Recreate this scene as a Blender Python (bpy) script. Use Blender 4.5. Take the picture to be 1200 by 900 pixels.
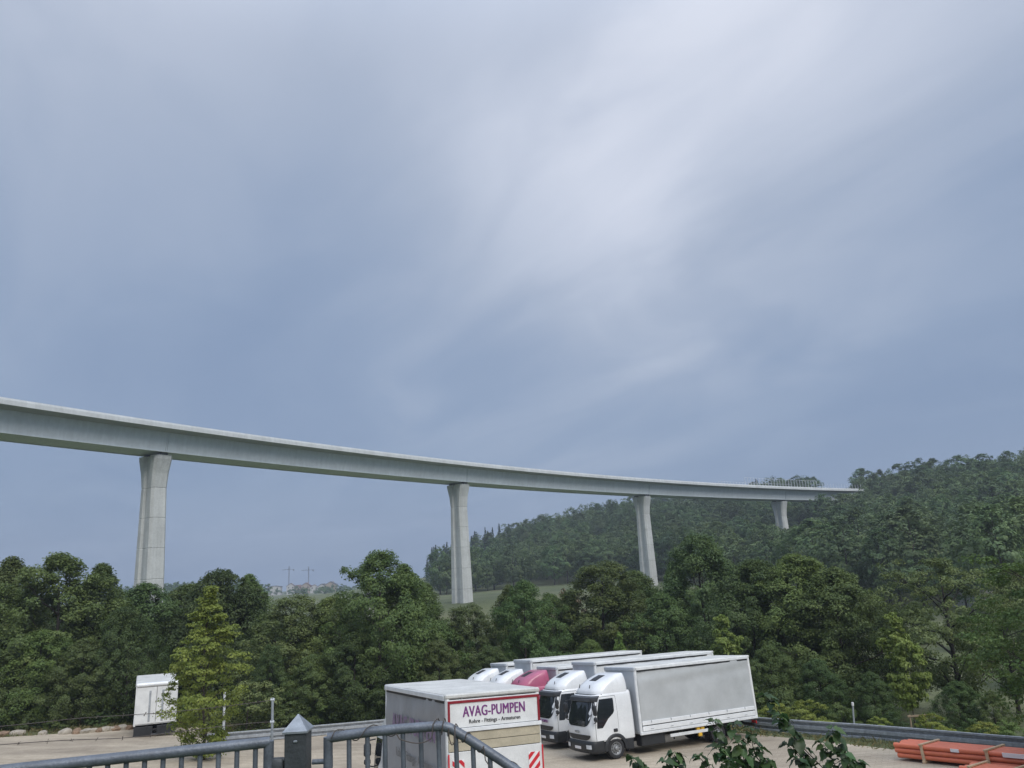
import bpy, bmesh, math, random
import numpy as np
from mathutils import Vector, Matrix, Euler
from math import radians as RAD, sin, cos, pi

# ------------------------------------------------------------------ scene, camera, sky, sun
for o in list(bpy.data.objects): bpy.data.objects.remove(o)
S = bpy.context.scene
COL = S.collection
EYE = Vector((0, 0, 10))
FPX, PITCH, ROLL = 901.0, RAD(13.4), RAD(3.2)
Fw = Vector((0, cos(PITCH), sin(PITCH))); _u = Vector((0, -sin(PITCH), cos(PITCH))); _r = Vector((1, 0, 0))
Up = _u*cos(ROLL) + _r*sin(ROLL); Rt = _r*cos(ROLL) - _u*sin(ROLL)
cd = bpy.data.cameras.new('camera'); cam = bpy.data.objects.new('camera', cd); COL.objects.link(cam)
cd.sensor_width = 36; cd.lens = FPX/1200*36; cd.clip_start = .1; cd.clip_end = 6000
M3 = Matrix((Rt, Up, -Fw)).transposed()
cam.matrix_world = Matrix.Translation(EYE) @ M3.to_4x4()
S.camera = cam
S.render.resolution_x, S.render.resolution_y = 1024, 768
S.view_settings.view_transform = 'Standard'; S.view_settings.look = 'None'
S.view_settings.exposure = 0.95; S.view_settings.gamma = 1; S.view_settings.use_curve_mapping = False

SUN_EL, SUN_AZ = RAD(46), RAD(150)     # azimuth clockwise from +Y (the view): behind the camera, to the right
def make_world():
    w = bpy.data.worlds.new('World'); S.world = w; w.use_nodes = True
    nt = w.node_tree; N = nt.nodes; L = nt.links; N.clear()
    def nd(t, **k):
        n = N.new(t)
        for a, b in k.items(): setattr(n, a, b)
        return n
    def mth(op, a, b=None, c=None):
        n = nd('ShaderNodeMath', operation=op)
        for i, v in enumerate((a, b, c)):
            if v is None: continue
            if isinstance(v, (int, float)): n.inputs[i].default_value = v
            else: L.new(v, n.inputs[i])
        return n.outputs[0]
    def mixc(f, a, b):
        n = nd('ShaderNodeMix', data_type='RGBA')
        for s, v in ((0, f), (6, a), (7, b)):
            if isinstance(v, (tuple, float, int)): n.inputs[s].default_value = v if s == 0 else (*v, 1)
            else: L.new(v, n.inputs[s])
        return n.outputs[2]
    def rng(v, a, b, c, d, sm=True):
        n = nd('ShaderNodeMapRange', interpolation_type='SMOOTHSTEP' if sm else 'LINEAR')
        L.new(v, n.inputs[0])
        for i, q in enumerate((a, b, c, d)): n.inputs[i+1].default_value = q
        return n.outputs[0]
    tc = nd('ShaderNodeTexCoord'); sep = nd('ShaderNodeSeparateXYZ'); L.new(tc.outputs['Generated'], sep.inputs[0])
    z = mth('MAXIMUM', sep.outputs[2], 0.0); zz = mth('ADD', z, 0.16)
    comb = nd('ShaderNodeCombineXYZ')
    L.new(mth('DIVIDE', sep.outputs[0], zz), comb.inputs[0]); L.new(mth('DIVIDE', sep.outputs[1], zz), comb.inputs[1])
    def noise(loc, rot, sc, scale, det, rough, dist=0):
        m0 = nd('ShaderNodeMapping'); L.new(comb.outputs[0], m0.inputs[0]); m0.inputs['Rotation'].default_value = (0, 0, rot)
        m = nd('ShaderNodeMapping'); L.new(m0.outputs[0], m.inputs[0])
        m.inputs['Location'].default_value = loc; m.inputs['Scale'].default_value = sc
        n = nd('ShaderNodeTexNoise'); L.new(m.outputs[0], n.inputs['Vector'])
        n.inputs['Scale'].default_value = scale; n.inputs['Detail'].default_value = det
        n.inputs['Roughness'].default_value = rough; n.inputs['Distortion'].default_value = dist
        return n.outputs['Fac']
    big = noise((1.3, .4, 0), -.42, (1, .6, 1), .7, 2, .45, .3)
    mid = noise((4.1, 2.2, 0), -.5, (1.0, .5, 1), 1.9, 4, .48, 1.0)
    fine = noise((7.7, 3.1, 0), -.6, (1.0, .40, 1), 5.5, 5, .55, .6)
    # a thinner, brighter stretch of the cloud deck
    def spot(px, py, wid):
        d = (Fw + Rt*((px-600)/FPX) - Up*((py-450)/FPX)).normalized()
        v = nd('ShaderNodeVectorMath', operation='DOT_PRODUCT'); L.new(tc.outputs['Generated'], v.inputs[0]); v.inputs[1].default_value = d
        return rng(v.outputs['Value'], cos(wid), 1.0, 0, 1)
    s1 = spot(930, 50, RAD(32)); s2 = spot(830, 220, RAD(20)); s3 = spot(610, 360, RAD(19)); s4 = spot(40, 10, RAD(24)); s5 = spot(1150, 400, RAD(24)); s6 = spot(260, 250, RAD(17)); s7 = spot(300, 420, RAD(14))
    thin = mth('ADD', mth('ADD', mth('MULTIPLY', s1, .24), mth('MULTIPLY', s2, .13)), mth('ADD', mth('MULTIPLY', s3, .15), mth('MULTIPLY', s4, .14)))
    thin = mth('SUBTRACT', mth('ADD', thin, mth('MULTIPLY', s7, .07)), mth('ADD', mth('MULTIPLY', s5, .13), mth('MULTIPLY', s6, .12)))
    hi = rng(z, .10, .95, 0.08, .68, False)
    v = mth('ADD', mth('MULTIPLY', rng(big, .3, .7, -.5, .5), .24), mth('MULTIPLY', rng(mid, .3, .7, -.5, .5), .26))
    v = mth('ADD', v, mth('MULTIPLY', rng(fine, .3, .7, -.5, .5), .05))
    v = mth('MULTIPLY', v, mth('ADD', mth('MULTIPLY', mth('MAXIMUM', thin, 0.0), .75), .5))
    v = mth('ADD', v, mth('ADD', thin, hi))
    cr = nd('ShaderNodeValToRGB'); L.new(v, cr.inputs[0])
    e = cr.color_ramp.elements
    e[0].position = 0; e[0].color = (.168, .228, .342, 1)
    e[1].position = 1; e[1].color = (.66, .68, .75, 1)
    for p, c in ((.22, (.208, .268, .378, 1)), (.5, (.306, .356, .452, 1)), (.75, (.43, .47, .56, 1))):
        q = e.new(p); q.color = c
    sky = nd('ShaderNodeTexSky', sky_type='NISHITA'); sky.sun_disc = False
    sky.sun_elevation = SUN_EL; sky.sun_rotation = SUN_AZ; sky.air_density = 1; sky.dust_density = 2
    b1 = nd('ShaderNodeBackground'); L.new(cr.outputs[0], b1.inputs[0]); L.new(rng(z, .58, 1.0, .73, 2.0), b1.inputs[1])
    b2 = nd('ShaderNodeBackground'); L.new(sky.outputs[0], b2.inputs[0]); b2.inputs[1].default_value = .05
    mx = nd('ShaderNodeMixShader'); mx.inputs[0].default_value = .08; L.new(b1.outputs[0], mx.inputs[1]); L.new(b2.outputs[0], mx.inputs[2])
    out = nd('ShaderNodeOutputWorld'); L.new(mx.outputs[0], out.inputs[0])
make_world()
sl = bpy.data.lights.new('sun', 'SUN'); sl.energy = 1.2; sl.angle = RAD(35); sl.color = (1, .965, .91)
sun = bpy.data.objects.new('sun', sl); COL.objects.link(sun)
sd = Vector((sin(SUN_AZ)*cos(SUN_EL), cos(SUN_AZ)*cos(SUN_EL), sin(SUN_EL)))
sun.rotation_euler = sd.to_track_quat('Z', 'Y').to_euler(); sun.location = (0, -20, 60)

# ------------------------------------------------------------------ helpers
def at(px, py, Y):
    """point of the place seen at a pixel of the 1200x900 photograph, Y metres ahead"""
    d = Fw + Rt*((px-600)/FPX) - Up*((py-450)/FPX)
    return EYE + d*(Y/d.y)
def project(P):
    d = Vector(P)-EYE; z = d.dot(Fw)
    return 600+FPX*d.dot(Rt)/z, 450-FPX*d.dot(Up)/z, z

def tag(o, label=None, cat=None, group=None, kind=None):
    if label: o['label'] = label
    if cat: o['category'] = cat
    if group: o['group'] = group
    if kind: o['kind'] = kind
    return o
def empty(name, loc=(0, 0, 0), rz=0, label=None, cat=None, group=None):
    o = bpy.data.objects.new(name, None); COL.objects.link(o); o.location = loc; o.rotation_euler = (0, 0, rz)
    o.empty_display_size = .2
    return tag(o, label, cat, group)
def link(name, me, parent=None, loc=None):
    o = bpy.data.objects.new(name, me); COL.objects.link(o)
    if parent: o.parent = parent
    if loc is not None: o.location = loc
    return o
def copy_tree(o, parent=None):
    c = o.copy(); COL.objects.link(c); c.parent = parent
    for ch in list(o.children): copy_tree(ch, c)
    return c

class MB:
    def __init__(s): s.v = []; s.f = []; s.m = []
    def add(s, vs, fs, m=0):
        k = len(s.v); s.v += [tuple(p) for p in vs]; s.f += [tuple(i+k for i in f) for f in fs]; s.m += [m]*len(fs); return s
    def box(s, c, d, m=0, R=None):
        hx, hy, hz = d[0]/2, d[1]/2, d[2]/2
        P = [Vector((x, y, z)) for x in (-hx, hx) for y in (-hy, hy) for z in (-hz, hz)]
        if R: P = [R @ p for p in P]
        return s.add([p+Vector(c) for p in P], [(0, 1, 3, 2), (4, 6, 7, 5), (0, 4, 5, 1), (2, 3, 7, 6), (0, 2, 6, 4), (1, 5, 7, 3)], m)
    def rbox(s, c, d, r=.02, m=0, R=None):
        h = [q/2 for q in d]; r = min(r, min(h)*.9); P = []; fs = []
        idx = {}
        for sx in (-1, 1):
            for sy in (-1, 1):
                for sz in (-1, 1):
                    sg = (sx, sy, sz)
                    for a in range(3):
                        idx[(sg, a)] = len(P)
                        P.append(Vector([sg[i]*(h[i] if i == a else h[i]-r) for i in range(3)]))
        def quad(l, n):
            a, b, c_ = (P[l[i]] for i in range(3))
            return tuple(l) if (b-a).cross(c_-b).dot(n) > 0 else tuple(reversed(l))
        for a in range(3):
            b, c_ = (a+1) % 3, (a+2) % 3
            for sg in (-1, 1):
                l = []
                for sb, sc in ((-1, -1), (1, -1), (1, 1), (-1, 1)):
                    k = [0]*3; k[a] = sg; k[b] = sb; k[c_] = sc; l.append(idx[(tuple(k), a)])
                n = Vector((0, 0, 0)); n[a] = sg; fs.append(quad(l, n))
            for sb in (-1, 1):
                for sc in (-1, 1):
                    k0 = [0]*3; k1 = [0]*3; k0[a] = -1; k1[a] = 1
                    for k in (k0, k1): k[b] = sb; k[c_] = sc
                    n = Vector((0, 0, 0)); n[b] = sb; n[c_] = sc
                    fs.append(quad([idx[(tuple(k0), b)], idx[(tuple(k0), c_)], idx[(tuple(k1), c_)], idx[(tuple(k1), b)]], n))
        for sx in (-1, 1):
            for sy in (-1, 1):
                for sz in (-1, 1):
                    g = (sx, sy, sz); fs.append(quad([idx[(g, 0)], idx[(g, 1)], idx[(g, 2)]], Vector(g)))
        if R: P = [R @ p for p in P]
        return s.add([p+Vector(c) for p in P], fs, m)
    def loft(s, rings, m=0, cap0=True, cap1=True, closed=True):
        n = len(rings[0]); vs = [p for r in rings for p in r]; fs = []
        for i in range(len(rings)-1):
            for j in range(n if closed else n-1):
                k = (j+1) % n; fs.append((i*n+j, i*n+k, (i+1)*n+k, (i+1)*n+j))
        if cap0: fs.append(tuple(reversed(range(n))))
        if cap1: fs.append(tuple(range((len(rings)-1)*n, len(rings)*n)))
        return s.add(vs, fs, m)
    def tube(s, path, rad, n=8, m=0, caps=True):
        P = [Vector(p) for p in path]; rings = []; ref = None
        for i, p in enumerate(P):
            t = (P[min(i+1, len(P)-1)]-P[max(i-1, 0)]).normalized()
            if ref is None: ref = t.orthogonal().normalized()
            else:
                ref = ref - t*ref.dot(t); ref = ref.normalized() if ref.length > 1e-5 else t.orthogonal().normalized()
            b = t.cross(ref); r = rad[i] if hasattr(rad, '__len__') else rad
            rings.append([p+(ref*cos(2*pi*k/n)+b*sin(2*pi*k/n))*r for k in range(n)])
        return s.loft(rings, m, caps, caps)
    def lathe(s, prof, n=28, c=(0, 0, 0), axis='y', m=0):
        rings = []
        for k in range(n):
            a = 2*pi*k/n; rg = []
            for r, h in prof:
                p = (r*cos(a), h, r*sin(a)) if axis == 'y' else (r*cos(a), r*sin(a), h)
                rg.append(Vector(p)+Vector(c))
            rings.append(rg)
        rings.append(rings[0]); return s.loft(rings, m, False, False, closed=False)
    def prism(s, poly, y0, y1, m=0):      # poly in (x,z), extruded along y
        n = len(poly); vs = [(x, y0, z) for x, z in poly]+[(x, y1, z) for x, z in poly]
        fs = [tuple(range(n)), tuple(reversed(range(n, 2*n)))]+[(i, i+n, (i+1) % n+n, (i+1) % n) for i in range(n)]
        return s.add(vs, fs, m)
    def grid(s, fn, nu, nv, m=0):
        vs = [fn(i/nu, j/nv) for j in range(nv+1) for i in range(nu+1)]
        fs = [(j*(nu+1)+i, j*(nu+1)+i+1, (j+1)*(nu+1)+i+1, (j+1)*(nu+1)+i) for j in range(nv) for i in range(nu)]
        return s.add(vs, fs, m)
    def mesh(s, name, mats, smooth=None):
        me = bpy.data.meshes.new(name); me.from_pydata(s.v, [], s.f)
        for q in (mats if isinstance(mats, (list, tuple)) else [mats]): me.materials.append(q)
        if any(s.m): me.polygons.foreach_set('material_index', s.m)
        bm = bmesh.new(); bm.from_mesh(me); bmesh.ops.recalc_face_normals(bm, faces=bm.faces); bm.to_mesh(me); bm.free()
        if smooth is not None:
            me.polygons.foreach_set('use_smooth', [True]*len(me.polygons))
            try: me.set_sharp_from_angle(angle=RAD(smooth))
            except Exception: pass
        me.update(); return me
    def build(s, name, mats, parent=None, smooth=None, loc=None):
        return link(name, s.mesh(name, mats, smooth), parent, loc)

# ------------------------------------------------------------------ materials
def mat(name, col, rough=.6, metal=0, var=0, vscale=3, bump=0, bscale=20, spec=.5, col2=None, det=5, coat=0, coord='Object', fine=0, streak=0):
    m = bpy.data.materials.new(name); m.use_nodes = True; nt = m.node_tree; N = nt.nodes; L = nt.links
    b = N['Principled BSDF']; b.inputs['Base Color'].default_value = (*col, 1); b.inputs['Roughness'].default_value = rough
    b.inputs['Metallic'].default_value = metal; b.inputs['Specular IOR Level'].default_value = spec
    if coat: b.inputs['Coat Weight'].default_value = coat; b.inputs['Coat Roughness'].default_value = .08
    if var or bump or col2:
        tc = N.new('ShaderNodeTexCoord')
        src = tc.outputs[coord]
        if var or col2:
            n = N.new('ShaderNodeTexNoise'); n.inputs['Scale'].default_value = vscale; n.inputs['Detail'].default_value = det; n.inputs['Roughness'].default_value = .6
            L.new(src, n.inputs['Vector'])
            mr = N.new('ShaderNodeMapRange'); mr.inputs[1].default_value = .3; mr.inputs[2].default_value = .7; L.new(n.outputs['Fac'], mr.inputs[0])
            c2 = col2 or tuple(max(0, c*(1-var)) for c in col); c1 = col if col2 else tuple(min(1, c*(1+var*.5)) for c in col)
            mx = N.new('ShaderNodeMix'); mx.data_type = 'RGBA'; mx.inputs[6].default_value = (*c2, 1); mx.inputs[7].default_value = (*c1, 1)
            L.new(mr.outputs[0], mx.inputs[0]); outc = mx.outputs[2]
            if fine:
                n3 = N.new('ShaderNodeTexNoise'); n3.inputs['Scale'].default_value = vscale*14; n3.inputs['Detail'].default_value = 4; L.new(src, n3.inputs['Vector'])
                m3 = N.new('ShaderNodeMapRange'); m3.inputs[1].default_value = .3; m3.inputs[2].default_value = .7; m3.inputs[3].default_value = 1-fine; m3.inputs[4].default_value = 1+fine*.4
                L.new(n3.outputs['Fac'], m3.inputs[0])
                mm = N.new('ShaderNodeMix'); mm.data_type = 'RGBA'; mm.blend_type = 'MULTIPLY'; mm.inputs[0].default_value = 1
                L.new(outc, mm.inputs[6]); L.new(m3.outputs[0], mm.inputs[7]); outc = mm.outputs[2]
            if streak:
                ge = N.new('ShaderNodeNewGeometry'); mp4 = N.new('ShaderNodeMapping'); mp4.inputs['Scale'].default_value = (1.6, 1.6, .07); L.new(ge.outputs['Position'], mp4.inputs[0])
                n4 = N.new('ShaderNodeTexNoise'); n4.inputs['Scale'].default_value = 1; n4.inputs['Detail'].default_value = 5; n4.inputs['Roughness'].default_value = .65; L.new(mp4.outputs[0], n4.inputs['Vector'])
                m4 = N.new('ShaderNodeMapRange'); m4.inputs[1].default_value = .35; m4.inputs[2].default_value = .62; m4.inputs[3].default_value = 1-streak; m4.inputs[4].default_value = 1; L.new(n4.outputs['Fac'], m4.inputs[0])
                mm4 = N.new('ShaderNodeMix'); mm4.data_type = 'RGBA'; mm4.blend_type = 'MULTIPLY'; mm4.inputs[0].default_value = 1; L.new(outc, mm4.inputs[6]); L.new(m4.outputs[0], mm4.inputs[7]); outc = mm4.outputs[2]
            L.new(outc, b.inputs['Base Color'])
        if bump:
            n2 = N.new('ShaderNodeTexNoise'); n2.inputs['Scale'].default_value = bscale; n2.inputs['Detail'].default_value = 4; L.new(src, n2.inputs['Vector'])
            bp = N.new('ShaderNodeBump'); bp.inputs['Strength'].default_value = bump; bp.inputs['Distance'].default_value = .05
            L.new(n2.outputs['Fac'], bp.inputs['Height']); L.new(bp.outputs[0], b.inputs['Normal'])
    return m

def leaf_mat(name, c1, c2, trans=.3, rough=.55, objvar=.25):
    m = bpy.data.materials.new(name); m.use_nodes = True; nt = m.node_tree; N = nt.nodes; L = nt.links
    b = N['Principled BSDF']; out = N['Material Output']
    at_ = N.new('ShaderNodeAttribute'); at_.attribute_name = 'leafvar'
    mx = N.new('ShaderNodeMix'); mx.data_type = 'RGBA'; mx.inputs[6].default_value = (*c1, 1); mx.inputs[7].default_value = (*c2, 1)
    L.new(at_.outputs['Fac'], mx.inputs[0])
    oi = N.new('ShaderNodeObjectInfo')
    hs = N.new('ShaderNodeHueSaturation')
    mr = N.new('ShaderNodeMapRange'); mr.inputs[3].default_value = 1-objvar; mr.inputs[4].default_value = 1+objvar; L.new(oi.outputs['Random'], mr.inputs[0]); L.new(mr.outputs[0], hs.inputs['Value'])
    mh = N.new('ShaderNodeMath'); mh.operation = 'MULTIPLY_ADD'; mh.inputs[1].default_value = 7.13; mh.inputs[2].default_value = 0; L.new(oi.outputs['Random'], mh.inputs[0])
    fr = N.new('ShaderNodeMath'); fr.operation = 'FRACT'; L.new(mh.outputs[0], fr.inputs[0])
    mr2 = N.new('ShaderNodeMapRange'); mr2.inputs[3].default_value = .486; mr2.inputs[4].default_value = .524; L.new(fr.outputs[0], mr2.inputs[0]); L.new(mr2.outputs[0], hs.inputs['Hue'])
    L.new(mx.outputs[2], hs.inputs['Color'])
    L.new(hs.outputs[0], b.inputs['Base Color']); b.inputs['Roughness'].default_value = rough; b.inputs['Specular IOR Level'].default_value = .35
    if trans:
        t = N.new('ShaderNodeBsdfTranslucent'); L.new(hs.outputs[0], t.inputs[0])
        ms = N.new('ShaderNodeMixShader'); ms.inputs[0].default_value = trans; L.new(b.outputs[0], ms.inputs[1]); L.new(t.outputs[0], ms.inputs[2]); L.new(ms.outputs[0], out.inputs[0])
    return m

M = {}
M['white'] = mat('white_paint', (.80, .82, .83), .32, var=.10, vscale=1.3, coat=.3, fine=.05, streak=.10)
M['white2'] = mat('white_panel', (.74, .75, .74), .45, var=.14, vscale=2.2, fine=.08)
M['roofw'] = mat('box_roof_sheet', (.60, .60, .57), .6, var=.22, vscale=1.1, fine=.12)
M['alu'] = mat('aluminium_white', (.70, .72, .73), .4, var=.15, vscale=4)
M['pink'] = mat('crimson_paint', (.42, .10, .18), .35, var=.12, vscale=1.5, coat=.3)
M['plastic'] = mat('dark_plastic', (.022, .024, .027), .5, var=.3, vscale=5)
M['plastic2'] = mat('charcoal_plastic', (.05, .054, .06), .45, var=.25, vscale=4)
M['chassis'] = mat('chassis_black', (.014, .014, .016), .6, var=.3)
M['rubber'] = mat('tyre_rubber', (.022, .022, .024), .85, var=.35, vscale=6)
M['rim'] = mat('rim_steel', (.30, .31, .32), .45, .5, var=.25, vscale=8)
M['glass'] = mat('dark_glass', (.016, .02, .024), .06, spec=.7)
M['lamp'] = mat('lamp_glass', (.62, .65, .68), .12, spec=.8)
M['redlamp'] = mat('tail_lamp_red', (.42, .02, .02), .25)
M['curtain'] = mat('grey_tarpaulin', (.45, .47, .475), .45, var=.14, vscale=1.0, bump=.12, bscale=3)
M['curtain2'] = mat('silver_tarpaulin', (.29, .30, .315), .5, var=.13, vscale=1.2, bump=.12, bscale=3)
M['boxfront'] = mat('box_front_panel', (.46, .49, .52), .5, var=.12, vscale=1.5)
M['purple'] = mat('purple_print', (.17, .035, .18), .5)
M['purplef'] = mat('faded_purple_print', (.215, .15, .245), .6)
M['blackp'] = mat('dark_print', (.03, .03, .035), .5)
M['greyp'] = mat('grey_print', (.16, .165, .17), .5)
M['redp'] = mat('red_trim', (.24, .012, .022), .4)
M['redtape'] = mat('red_reflector', (.58, .025, .04), .4)
M['beige'] = mat('beige_board', (.47, .42, .31), .6, var=.2, vscale=2.5, fine=.1)
M['yellow'] = mat('yellow_plastic', (.70, .42, .035), .5, var=.15)
M['steel'] = mat('galvanised_steel', (.37, .395, .42), .55, .1, var=.3, vscale=6, bump=.08, bscale=60, fine=.12)
M['gatesteel'] = mat('gate_painted_steel', (.135, .155, .185), .45, .25, var=.35, vscale=7, bump=.1, bscale=70, fine=.18)
M['poststeel'] = mat('post_steel', (.062, .07, .076), .55, .2, var=.35, vscale=9, bump=.1, bscale=50, fine=.2)
M['capsteel'] = mat('post_cap_zinc', (.34, .37, .40), .42, .6, var=.3, vscale=14, fine=.15)
M['wire'] = mat('rusty_wire', (.10, .085, .075), .7, .3, var=.3)
M['concrete'] = mat('pier_concrete', (.555, .57, .555), .85, var=.16, vscale=.35, bump=.15, bscale=4, fine=.12, streak=.15)
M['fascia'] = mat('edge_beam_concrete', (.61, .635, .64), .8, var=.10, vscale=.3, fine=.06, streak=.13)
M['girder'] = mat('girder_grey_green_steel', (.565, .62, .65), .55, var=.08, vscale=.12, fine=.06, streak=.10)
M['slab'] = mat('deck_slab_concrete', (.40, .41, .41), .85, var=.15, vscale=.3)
M['asphalt'] = mat('asphalt', (.055, .055, .058), .9, var=.2)
M['railpost'] = mat('railing_zinc', (.66, .68, .70), .5, .2)
M['bark'] = mat('bark', (.055, .045, .036), .9, var=.45, vscale=5, bump=.5, bscale=14)
M['bark2'] = mat('bark_dark_branch', (.028, .024, .02), .9, var=.4, vscale=6)
M['wood'] = mat('weathered_timber', (.30, .23, .155), .8, var=.3, vscale=5, fine=.2)
M['palewood'] = mat('pale_batten', (.56, .42, .27), .75, var=.25, vscale=6, fine=.15)
M['pipe'] = mat('orange_pvc', (.66, .17, .085), .42, var=.12, vscale=1.5)
M['paper'] = mat('white_label_paper', (.78, .76, .76), .6)
M['stone'] = mat('pale_stone', (.36, .32, .26), .9, var=.35, vscale=3, bump=.4, bscale=9)
M['stone2'] = mat('brown_stone', (.23, .155, .10), .9, var=.35, vscale=3, bump=.4, bscale=9)
M['housew'] = mat('house_render', (.46, .45, .43), .85, var=.1)
M['houseo'] = mat('house_render_ochre', (.34, .28, .22), .85, var=.1)
M['roofr'] = mat('roof_tiles_red', (.15, .085, .07), .85, var=.2)
M['roofd'] = mat('roof_tiles_dark', (.065, .06, .065), .8, var=.2)
M['crane'] = mat('crane_grey', (.16, .17, .20), .6)
M['lA'] = leaf_mat('leaf_dark', (.058, .100, .030), (.138, .185, .054), .32)
M['lB'] = leaf_mat('leaf_mid', (.080, .126, .034), (.175, .220, .060), .34)
M['lC'] = leaf_mat('leaf_olive', (.078, .114, .036), (.155, .190, .062), .32)
M['lY'] = leaf_mat('leaf_yellow_green', (.155, .205, .034), (.33, .37, .080), .38, objvar=.1)
M['lG'] = leaf_mat('leaf_fresh_green', (.13, .20, .040), (.26, .33, .085), .35, objvar=.1)
M['lH'] = leaf_mat('leaf_hill', (.060, .106, .042), (.138, .192, .068), .3, objvar=.32)
M['lN'] = leaf_mat('needle_dark', (.022, .044, .034), (.046, .074, .052), .12, objvar=.2)
M['lS'] = leaf_mat('leaf_hazel', (.028, .060, .022), (.075, .125, .045), .3, rough=.42, objvar=.35)
M['lD'] = leaf_mat('leaf_dry', (.13, .10, .06), (.2, .155, .1), .2, objvar=.1)
M['grassb'] = leaf_mat('grass_blades', (.085, .10, .03), (.24, .20, .095), .2)

# ------------------------------------------------------------------ terrain
def yardz(x, y): return 4.44-.0764*y+.0212*x+.21*np.log1p(np.exp(-(x+6)/3))
CP = np.array([(-60,80,-2),(-20,75,-2.5),(0,75,-2.5),(20,70,-1.5),(45,60,0),(60,45,2),(-75,50,0),(-110,100,-2),(-40,110,-2),(0,110,-1.5),(40,110,0),
 (-56,118,-1),(-12,174,3.2),(20,174,3.2),(18,250,2.8),(-10,230,3.0),(-50,200,2.2),(-100,200,1.5),(-60,300,2),(0,305,3.5),(-30,330,2.5),
 (-62,480,2),(-14.7,450,15),(24,430,26.5),(52,420,28.5),(89,420,30),(126,420,34.5),(147,400,36),(142,340,17),(166,400,21),(187,450,23),(176,340,27),(197,340,29.5),(224,340,30),(300,340,31),
 (88,262,4),(131,296,26),(60,150,0),(100,150,3),(150,150,6),(100,200,8),(150,200,13),(200,200,18),(130,240,16),(170,260,23),(220,260,27),(60,200,3),(60,260,4),(60,330,15),(30,350,12),(100,330,20),(90,300,11),
 (50,560,18),(150,520,22),(250,480,30),(-40,620,0),(-255,900,-6),(-420,900,-6),(-150,900,-6),(-261,600,1),(-330,600,0),(-180,600,-3),(-100,720,-3),
 (-1600,1600,-14),(1600,1600,30),(1600,0,25),(-1600,0,4),(0,1600,-8),(0,-60,9),(0,-500,16),(-700,300,3),(700,300,34),(100,20,6),(100,80,4),(-100,20,4)], float)
_n = len(CP)
_A = np.zeros((_n+3, _n+3)); _d = np.hypot(CP[:, None, 0]-CP[None, :, 0], CP[:, None, 1]-CP[None, :, 1])
_A[:_n, :_n] = _d; _A[:_n, _n] = 1; _A[:_n, _n+1:] = CP[:, :2]; _A[_n, :_n] = 1; _A[_n+1:, :_n] = CP[:, :2].T
_w = np.linalg.solve(_A, np.r_[CP[:, 2], 0, 0, 0])
def rbf(x, y):
    x = np.asarray(x, float); y = np.asarray(y, float); r = np.full(x.shape, _w[_n])+_w[_n+1]*x+_w[_n+2]*y
    for i in range(_n): r = r+_w[i]*np.hypot(x-CP[i, 0], y-CP[i, 1])
    return r
YARD = [(-70, 30), (-45, 42.5), (-32, 48.6), (-28.3, 50.8), (-26, 53), (-21, 53.6), (-17.2, 47.2), (-9.9, 50.6), (-3.2, 55.7), (2.2, 56.6), (5.6, 51.8), (9.9, 40.6), (12.9, 35.4), (16.3, 28.2), (18.9, 21.4), (21, 11), (-70, 11)]
def sdist(x, y, poly):
    x = np.asarray(x, float); y = np.asarray(y, float); d = np.full(x.shape, 1e9); ins = np.zeros(x.shape, bool); n = len(poly)
    for i in range(n):
        ax, ay = poly[i]; bx, by = poly[(i+1) % n]; ex, ey = bx-ax, by-ay
        t = np.clip(((x-ax)*ex+(y-ay)*ey)/(ex*ex+ey*ey), 0, 1); d = np.minimum(d, np.hypot(x-ax-t*ex, y-ay-t*ey))
        c = ((ay > y) != (by > y)) & (x < (bx-ax)*(y-ay)/((by-ay) if by != ay else 1e-9)+ax); ins ^= c
    return np.where(ins, -d, d)
def sst(a, b, v): t = np.clip((v-a)/(b-a), 0, 1); return t*t*(3-2*t)
def gz(x, y):
    x = np.asarray(x, float); y = np.asarray(y, float)
    zr = rbf(x, y); zy = yardz(np.clip(x, -70, 40), np.clip(y, 8, 62))
    d = sdist(x, y, YARD)
    z = zy*(1-sst(1.8, 13, d))+zr*sst(1.8, 13, d)
    z = z-.03*(d < 1.5)
    t = sst(5.7, 9.5, y)*1.0
    near = (1-sst(60, 110, np.abs(x)))*(1-sst(10, 14, y))
    z = np.where(y < 14, near*((1-t)*8.15+t*zy)+(1-near)*z, z)
    bk = sst(-10, -60, y); z = z*(1-bk)+zr*bk
    return z
def gz1(x, y): return float(gz(np.array([x]), np.array([y]))[0])

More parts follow.
